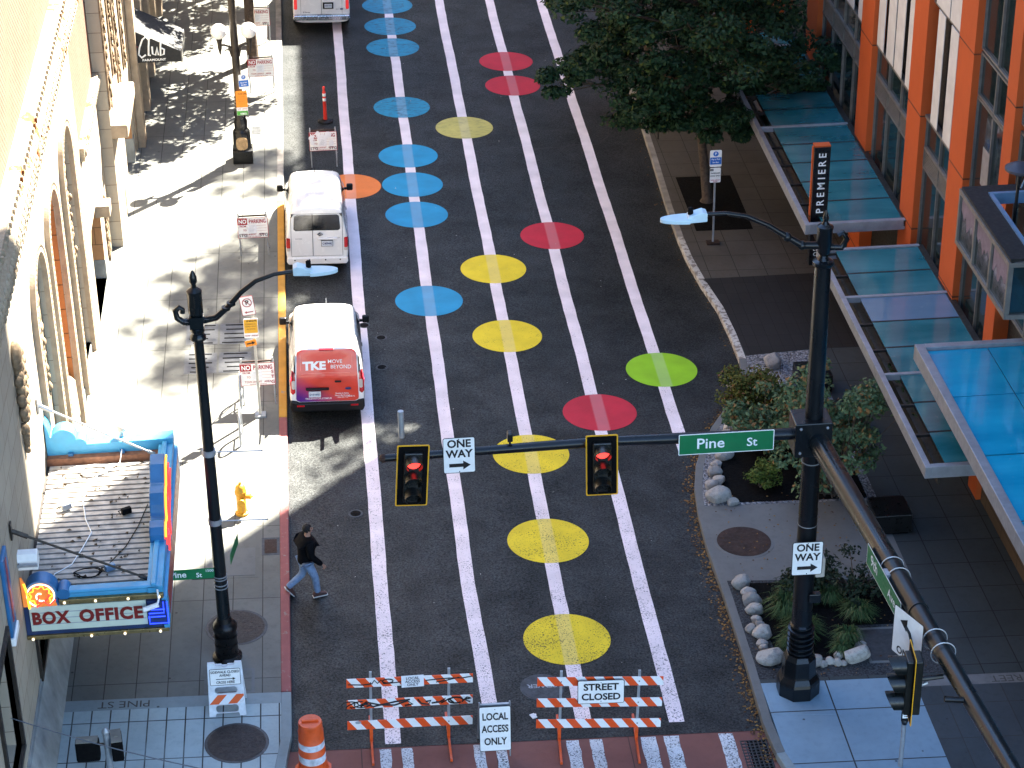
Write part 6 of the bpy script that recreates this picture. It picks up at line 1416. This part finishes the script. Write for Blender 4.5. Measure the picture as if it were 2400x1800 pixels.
def van(x, y, lb, W, H, L, hood, lean, paint_, kind):
    t = thing('parked_van', lb, 'van', (x, y, gz(x, 0)), 0, 'vans parked along the left kerb'); t.rotation_euler = (0, math.atan(.03), 0)
    w = W/2
    def sec(yy, k=1.0, zr=H, ln=lean, zb=.30, wt=None, wk=None):
        wk = (wk or w)*k; wt = (wt or w-.17)*k; zbt = min(1.02, zr-.12)
        pr = [(0, zb), (wk*.80, zb), (wk*.97, zb+.06), (wk*.995, zb+.25), (wk, zbt*.75), (wk*.985, zbt), (wk*.985-(wk-wt)*.30, zbt+(zr-zbt)*.35), (wt+.03, zr-(zr-zbt)*.22), (wt-.02, zr-.06), (wt-.12, zr-.005), (wt*.5, zr+.025), (0, zr+.035)]
        P = [(a, yy+ln*max(0, (b-.95)/(H-.95)), b) for a, b in pr]
        return P+[(-a, b, c) for a, b, c in P[-2:0:-1]]
    wsy = L*.60 if kind != 'econ' else L*.66
    S = [sec(.0, .93, H-.05, zb=.36), sec(.015, .975, H-.015), sec(.09, .995), sec(.25), sec(1.0, ln=lean*.6), sec(wsy-.5, ln=0), sec(wsy-.06, ln=0), sec(wsy+.04, ln=0, zr=H-.03),
         sec(wsy+.85, ln=0, zr=hood+.06, wt=w-.14), sec(wsy+.95, ln=0, zr=hood, wt=w-.12), sec(L-.35, ln=0, zr=hood-.10, wt=w-.16), sec(L-.10, .96, ln=0, zr=hood-.28, wt=w-.2), sec(L, .86, ln=0, zr=hood-.45, zb=.36)]
    n = len(S[0]); mb = MB(); mb.add([p for s in S for p in s], [(i*n+j, i*n+(j+1) % n, (i+1)*n+(j+1) % n, (i+1)*n+j) for i in range(len(S)-1) for j in range(n)]+[tuple(range(n-1, -1, -1)), tuple(range((len(S)-1)*n, len(S)*n))])
    body = mb.build('body', paint_, t, smooth=60)
    ss = body.modifiers.new('round', 'SUBSURF'); ss.levels = 2; ss.render_levels = 2
    # wheels
    for sx in (-1, 1):
        for yy in (L*.205, L*.80):
            wh = MB().tube([(sx*(w-.22), yy, .31), (sx*(w-.02), yy, .31)], .315, 24).build('wheel', tyre_m, t, smooth=40); MB().tube([(sx*(w-.02), yy, .31), (sx*(w-.005), yy, .31)], .19, 18).build('hub', hub_m, wh, smooth=40)
            MB().tube([(sx*(w-.05), yy+.40*cos(a), .31+.40*sin(a)) for a in [i*pi/12 for i in range(13)]], .03, 6).build('wheel_arch', trim_m, t)
    # side glass
    for sx in (-1, 1):
        X = sx*w*1.1
        o = grid(lambda u, v: (X, L*.40+u*(wsy+.35-L*.40)-v*.38*(u > .5)*(u-.5)*2, 1.08+v*(H-1.08)*.66), 14, 6).build('side_window', van_glass, t); shrink(o, body, 'x')
        if kind != 'nv': o = grid(lambda u, v: (X, .35+u*(L*.37-.35), 1.10+v*(H-1.10)*.58), 12, 6).build('side_window', van_glass if kind == 'econ' else paint_, t); shrink(o, body, 'x')
        mir = MB().box((sx*(w+.13), wsy+.42, 1.16), (.18, .10, .20)).build('mirror', trim_m, t, bev=.035); MB().box((sx*(w+.03), wsy+.45, 1.10), (.12, .05, .06)).build('mirror_arm', trim_m, mir)
        o = MB().box((sx*(w-.005), L*.47, .95), (.02, .16, .03)).build('side_handle', trim_m, t)
        MB().bx(sx*(w-.01)-.012, sx*(w-.01)+.012, .9, L-1.2, .42, .55).build('side_moulding', trim_m if kind != 'nv' else paint_, t)
    o = grid(lambda u, v: ((u-.5)*2*(w-.22-.04*v), wsy+.80-v*.72, H+.2), 12, 8).build('windscreen', van_glass, t); shrink(o, body, 'z')
    return t, body, w
# plain white van
t, body, w = van(-.43, 55.62, 'plain white panel van with a dark split rear window, parked by the yellow kerb', 1.72, 1.87, 4.55, 1.08, .10, van_white, 'nv')
shrink(rear_patch(-.64, .64, 1.25, 1.70, -.2, .06, taper=.03).build('rear_window', van_glass, t), body, 'y', .008)
shrink(rear_patch(-.125, -.110, .50, 1.74, -.2, .002, 2, 30).build('door_seam', trim_m, t), body, 'y', .011)
for a, b, c, d in ((-.70, .68, .50, .508), (-.71, -.70, .5, 1.72), (.69, .70, .5, 1.72), (-.70, .70, 1.725, 1.733)): shrink(rear_patch(a, b, c, d, -.2, .002, 16, 16).build('door_seam', trim_m, t), body, 'y', .006)
for sx in (-1, 1):
    o = rear_patch(sx*.79-.055, sx*.79+.055, .74, 1.05, -.2, .02).build('tail_light', tail_red, t); shrink(o, body, 'y', .014)
    o = rear_patch(sx*.785-.05, sx*.785+.05, .66, .75, -.2, .02).build('reverse_light', lens_clear, t); shrink(o, body, 'y', .016)
MB().box((-.02, .145, 1.86), (.18, .05, .05)).build('brake_light', tail_red, t, bev=.015)
MB().bx(.0, .56, -.028, .02, .99, 1.05).build('handle_strip', van_white, t, bev=.02); MB().bx(.12, .42, -.022, .012, .80, .96).build('plate', plate_m, t); MB().bx(.11, .43, -.018, .013, .79, .97).build('plate_frame', trim_m, t); lettering([('C40944J', .085, .27, .88, 0, .85, .02)], t, y=-.026, mats=[blue_ink])
MB().lathe([(.055, 0), (.055, .01)], n=20).build('badge', chrome, t, rot=(pi/2, 0, 0), loc=(.08, -.008, 1.16)); MB().box((.08, -.018, 1.16), (.16, .012, .025)).build('badge', chrome, t)
lettering([('NV200', .05, -.50, 1.03, 0, 1.3, .02), ('SV', .045, .60, 1.05, 0, 1.3, .02)], t, y=-.016, mats=[grey_ink])
mb = MB(); mb.prism([(-.80, .26), (.80, .26), (.84, .34), (.83, .47), (-.83, .47), (-.84, .34)], -.035, .16, 'y'); mb.build('bumper', van_white, t, bev=.035)
mb = MB()
for x in (-.62, -.22, .22, .62): mb.sph((x, -.037, .40), .022, 8)
mb.build('parking_sensor', trim_m, t)
mb = MB()
for i in range(5): mb.bx(-.50+i*.25-.012, -.50+i*.25+.012, .25, 2.6, 1.893, 1.905)
mb.build('roof_ribs', van_white, t, bev=.004)
MB().tube([(0, 2.55, 1.88), (0, 2.6, 2.02)], .008, 6).sph((0, 2.55, 1.9), .03, 8).build('aerial', trim_m, t)
# red wrapped van
t, body, w = van(-.34, 47.42, 'white van with red and purple wrapped rear doors and white lettering, nearest the camera', 1.83, 1.83, 4.40, 1.06, .26, van_white, 'tc')
shrink(rear_patch(-.76, .76, .50, 1.79, -.3, .10, 28, 28, taper=.05).build('wrapped_door', wrap_m, t), body, 'y', .007)
def decal(s, size, x, z, m, xs=1.0, bold=.01, name='lettering'):
    v, f = text_verts(s, size, xs, bold); o = MB().add([(x+a, -.3, z+b) for a, b in v], f).build(name, m, t, recalc=False); return shrink(o, body, 'y', .012)
decal('TKE', .27, -.30, 1.40, white_ink, 1.15, .05); decal('MOVE', .125, .20, 1.50, white_ink, 1.05, .005); decal('BEYOND', .125, .34, 1.37, white_ink, 1.0, .005)
decal('TKELEVATOR.COM/US', .058, -.22, .575, white_ink, 1.1, .01); decal('Success in Safety.', .05, .36, .70, white_ink, .95, .012); decal("How's My Driving?", .05, .36, .645, white_ink, .95, .012); decal('1-866-949-7766', .045, .36, .595, white_ink, .95, .006); decal('L209817C', .045, .58, .62, white_ink, .9, .006)
mb = rear_patch(-.62, .62, 1.70, 1.712, -.3, .003, 14, 2)
for a, b, c, d in ((-.61, .55, 1.225, 1.234), (.605, .614, 1.32, 1.66), (-.635, -.626, 1.3, 1.68)): shrink(rear_patch(a, b, c, d, -.3, .003, 14, 10).build('window_outline', M('pink_line', (.80, .25, .20), .4), t), body, 'y', .0125)
for sx in (-1, 1):
    o = rear_patch(sx*.83-.06, sx*.83+.06, .72, 1.30, -.3, .05).build('tail_light', tail_red, t); shrink(o, body, 'y', .02)
    o = rear_patch(sx*.81-.045, sx*.81+.045, .86, 1.08, -.3, .03).build('reverse_light', lens_clear, t); shrink(o, body, 'y', .026)
    o = rear_patch(sx*.775-.018, sx*.775+.018, 1.2, 1.68, -.3, .01).build('pillar_strip', trim_m, t); shrink(o, body, 'y', .014)
mb = MB(); mb.prism([(-.86, .24), (.86, .24), (.90, .36), (.89, .56), (.74, .53), (.70, .49), (-.70, .49), (-.74, .53), (-.89, .56), (-.90, .36)], -.05, .20, 'y'); mb.build('bumper', trim_m, t, bev=.04)
MB().bx(-.74, -.56, -.056, -.03, .40, .44).bx(.56, .74, -.056, -.03, .40, .44).build('reflector', tail_red, t)
MB().bx(-.52, .04, -.045, .03, .83, .88).build('door_handle', trim_m, t, bev=.015); MB().bx(-.45, -.16, -.026, .01, .64, .79).build('plate', plate_m, t); lettering([('D13160D', .075, -.305, .715, 0, .85, .02)], t, y=-.03, mats=[blue_ink])
MB().box((.26, -.01, 1.05), (.16, .04, .05)).build('latch', trim_m, t, bev=.015); MB().sph((.50, -.005, .85), .075, 16, sq=(1, .12, .45)).build('badge', blue_ink, t)
MB().box((0, .235, 1.80), (.36, .06, .045)).build('brake_light', tail_red, t, bev=.015)
MB().tube([(.05, 2.42, 1.84), (.05, 2.48, 2.06)], .007, 6).build('aerial', galv, t)
for sx in (-1, 1): MB().tube([(sx*.60, .55, 1.855), (sx*.63, 2.3, 1.855)], .012, 6).build('roof_seam', M('seam_shadow_grey', (.45, .44, .42), .5), t)
# big van at the top
t, body, w = van(.08, 75.0, 'big white van cut by the top edge, with a chrome bumper', 2.0, 2.12, 5.5, 1.30, .12, van_white, 'econ')
shrink(rear_patch(-.70, .70, 1.32, 1.82, -.2, .06).build('rear_window', van_glass, t), body, 'y', .008)
shrink(rear_patch(-.006, .006, .60, 1.95, -.2, .002, 2, 30).build('door_seam', trim_m, t), body, 'y', .011)
for sx in (-1, 1):
    o = rear_patch(sx*.90-.055, sx*.90+.055, .80, 1.20, -.2, .02).build('tail_light', emis('tail_light_bright', (.65, .02, .02), .06), t); shrink(o, body, 'y', .016)
    o = rear_patch(sx*.72-.004, sx*.72+.004, .60, 1.95, -.2, .002, 2, 20).build('door_seam', trim_m, t); shrink(o, body, 'y', .008)
shrink(rear_patch(-.74, .74, .60, .61, -.2, .002, 20, 2).build('door_seam', trim_m, t), body, 'y', .008)
MB().bx(.05, .42, -.022, .03, .82, 1.04).build('plate_frame', trim_m, t); MB().bx(.11, .37, -.026, -.02, .86, 1.0).build('plate', plate_m, t); lettering([('B68157Z', .075, .24, .93, 0, .85, .02)], t, y=-.03, mats=[blue_ink])
lettering([('E-Series', .07, -.52, .70, 0, 1.1, .015), ('XLT', .05, .55, .80, 0, 1.1, .01)], t, y=-.02, mats=[black_ink]); MB().sph((.70, -.005, .80), .06, 16, sq=(1, .12, .45)).build('badge', blue_ink, t)
mb = MB(); mb.prism([(-.97, .44), (.97, .44), (.99, .50), (.98, .62), (-.98, .62), (-.99, .50)], -.14, .10, 'y'); mb.build('bumper', chrome, t, bev=.03); MB().bx(-.15, .35, -.145, -.09, .625, .635).build('step_pad', trim_m, t)

# ------------------------------------------------------------------ walking man
def skinned(name, verts, edges, m, parent, root=0, lv=2):
    me = D.meshes.new(name); me.from_pydata([v[:3] for v in verts], edges, [])
    o = link(name, me, parent)
    sk = o.modifiers.new('skin', 'SKIN'); sk.use_smooth_shade = True
    for i, v in enumerate(verts):
        d = me.skin_vertices[0].data[i]; r = v[3]; d.radius = (r, r) if not isinstance(r, tuple) else r; d.use_root = i == root
    s = o.modifiers.new('sub', 'SUBSURF'); s.levels = lv; s.render_levels = lv
    me.materials.append(m); return o
man = thing('person', 'man in a black jacket and blue jeans striding along the left kerb in the road', 'person', (-.93, 39.86, gz(-.93, 0)), radians(18))
#            x    y    z    r          facing +X
B = [(0, 0, .95, .10), (.02, 0, 1.12, .095), (.04, 0, 1.30, .11), (.05, 0, 1.42, .07), (.06, 0, 1.52, .055), (.08, 0, 1.60, .075), (.085, 0, 1.68, .088), (.075, 0, 1.735, .06),
     (.0, -.10, .90, .095), (.13, -.12, .52, .065), (.17, -.12, .12, .042), (.18, -.12, .06, .04), (.30, -.13, .045, .035),
     (-.02, .10, .90, .095), (-.06, .11, .50, .062), (-.40, .11, .26, .042), (-.44, .11, .20, .04), (-.36, .11, .06, .032),
     (.04, -.19, 1.39, .05), (.02, -.27, 1.15, .042), (.20, -.27, .94, .036), (.27, -.26, .87, .022),
     (.04, .19, 1.39, .05), (-.02, .27, 1.16, .042), (.02, .28, .93, .036), (.05, .28, .86, .022)]
E_ = [(0, 1), (1, 2), (2, 3), (3, 4), (4, 5), (5, 6), (6, 7), (0, 8), (8, 9), (9, 10), (10, 11), (11, 12), (0, 13), (13, 14), (14, 15), (15, 16), (16, 17), (3, 18), (18, 19), (19, 20), (20, 21), (3, 22), (22, 23), (23, 24), (24, 25)]
# five fingers on each hand, curled
def hand(b, w_, palm, sy):
    i = len(B); B.append((palm[0], palm[1], palm[2], .026)); E_.append((w_, i))
    for k in range(4):
        o = (k-1.5)*.018; L = (.030, .036, .034, .026)[k]
        B.append((palm[0]+.012, palm[1]+o*.3, palm[2]-.03-abs(o)*.2, .0085)); E_.append((i, len(B)-1)); a = len(B)-1
        B[a] = (palm[0]+.018+o, palm[1]+sy*.004, palm[2]-.035, .009)
        B.append((palm[0]+.014+o, palm[1]+sy*.012, palm[2]-.035-L, .0085)); E_.append((a, len(B)-1)); c = len(B)-1
        B.append((palm[0]-.002+o, palm[1]+sy*.020, palm[2]-.035-L*1.75, .0075)); E_.append((c, len(B)-1))
    B.append((palm[0]+.035, palm[1]+sy*.018, palm[2]-.012, .010)); E_.append((i, len(B)-1)); a = len(B)-1
    B.append((palm[0]+.044, palm[1]+sy*.026, palm[2]-.045, .0085)); E_.append((a, len(B)-1))
hand(B, 21, (.305, -.255, .82), 1); hand(B, 25, (.06, .28, .81), -1)
skinned('body', B, E_, skin_m, man)
MB().sph((.175, 0, 1.635), .022, 8, sq=(1, .8, 1.3)).build('nose', skin_m, man, smooth=80)
for s in (-1, 1):
    MB().sph((.07, s*.086, 1.64), .026, 8, sq=(.8, .4, 1.3)).build('ear', skin_m, man, smooth=80); MB().sph((.158, s*.034, 1.668), .011, 8).build('eye', black_ink, man, smooth=80)
MB().box((.163, 0, 1.585), (.012, .05, .008)).build('mouth', M('lip', (.25, .09, .08), .6), man)
mb = MB(); random.seed(4)
for _ in range(190):
    a, b = random.uniform(0, 2*pi), random.uniform(-.6, 1.0); q = Vector((cos(a)*math.sqrt(1-b*b*.98), sin(a)*math.sqrt(1-b*b*.98), b))
    if q.x > .30 and b < .60: continue
    mb.sph((.066+q.x*.086, q.y*.080, 1.675+q.z*.082), .026, 6)
mb.build('hair', hair_m, man, smooth=80)
J = [(-.01, 0, .80, (.19, .21)), (.0, 0, .95, (.185, .20)), (.02, 0, 1.14, (.18, .20)), (.03, 0, 1.31, (.19, .235)), (.04, 0, 1.43, (.15, .20)), (.05, 0, 1.50, .085),
     (.04, -.20, 1.405, .115), (.02, -.28, 1.15, .085), (.19, -.28, .95, .070), (.26, -.268, .87, .058), (.04, .20, 1.405, .115), (-.02, .28, 1.16, .085), (.02, .29, .95, .07), (.045, .29, .87, .058)]
skinned('jacket', J, [(0, 1), (1, 2), (2, 3), (3, 4), (4, 5), (4, 6), (6, 7), (7, 8), (8, 9), (4, 10), (10, 11), (11, 12), (12, 13)], jacket_m, man, 2)
Q = [(0, 0, .94, .15), (.0, -.10, .84, .118), (.13, -.12, .52, .088), (.165, -.12, .17, .074), (.17, -.12, .10, .076), (-.02, .10, .84, .118), (-.06, .11, .50, .086), (-.375, .11, .28, .072), (-.42, .11, .245, .072)]
skinned('jeans', Q, [(0, 1), (1, 2), (2, 3), (3, 4), (0, 5), (5, 6), (6, 7), (7, 8)], jeans_m, man, 0)
def shoe(M_):
    sh = MB(); sh.prism([(-.10, .018), (.19, .018), (.205, .05), (.17, .075), (.06, .10), (.0, .13), (-.09, .12), (-.11, .06)], -.045, .045, 'y'); sh.v = [tuple(M_ @ Vector(v)) for v in sh.v]; o = sh.build('shoe', shoe_m, man, bev=.018)
    so = MB(); so.prism([(-.115, 0), (.20, 0), (.215, .022), (-.118, .022)], -.052, .052, 'y'); so.v = [tuple(M_ @ Vector(v)) for v in so.v]; so.build('sole', sole_m, o, bev=.006)
shoe(Matrix.Translation((.17, -.12, 0)) @ Matrix.Rotation(-.05, 4, 'Z')); shoe(Matrix.Translation((-.42, .11, .155)) @ Matrix.Rotation(.95, 4, 'Y'))
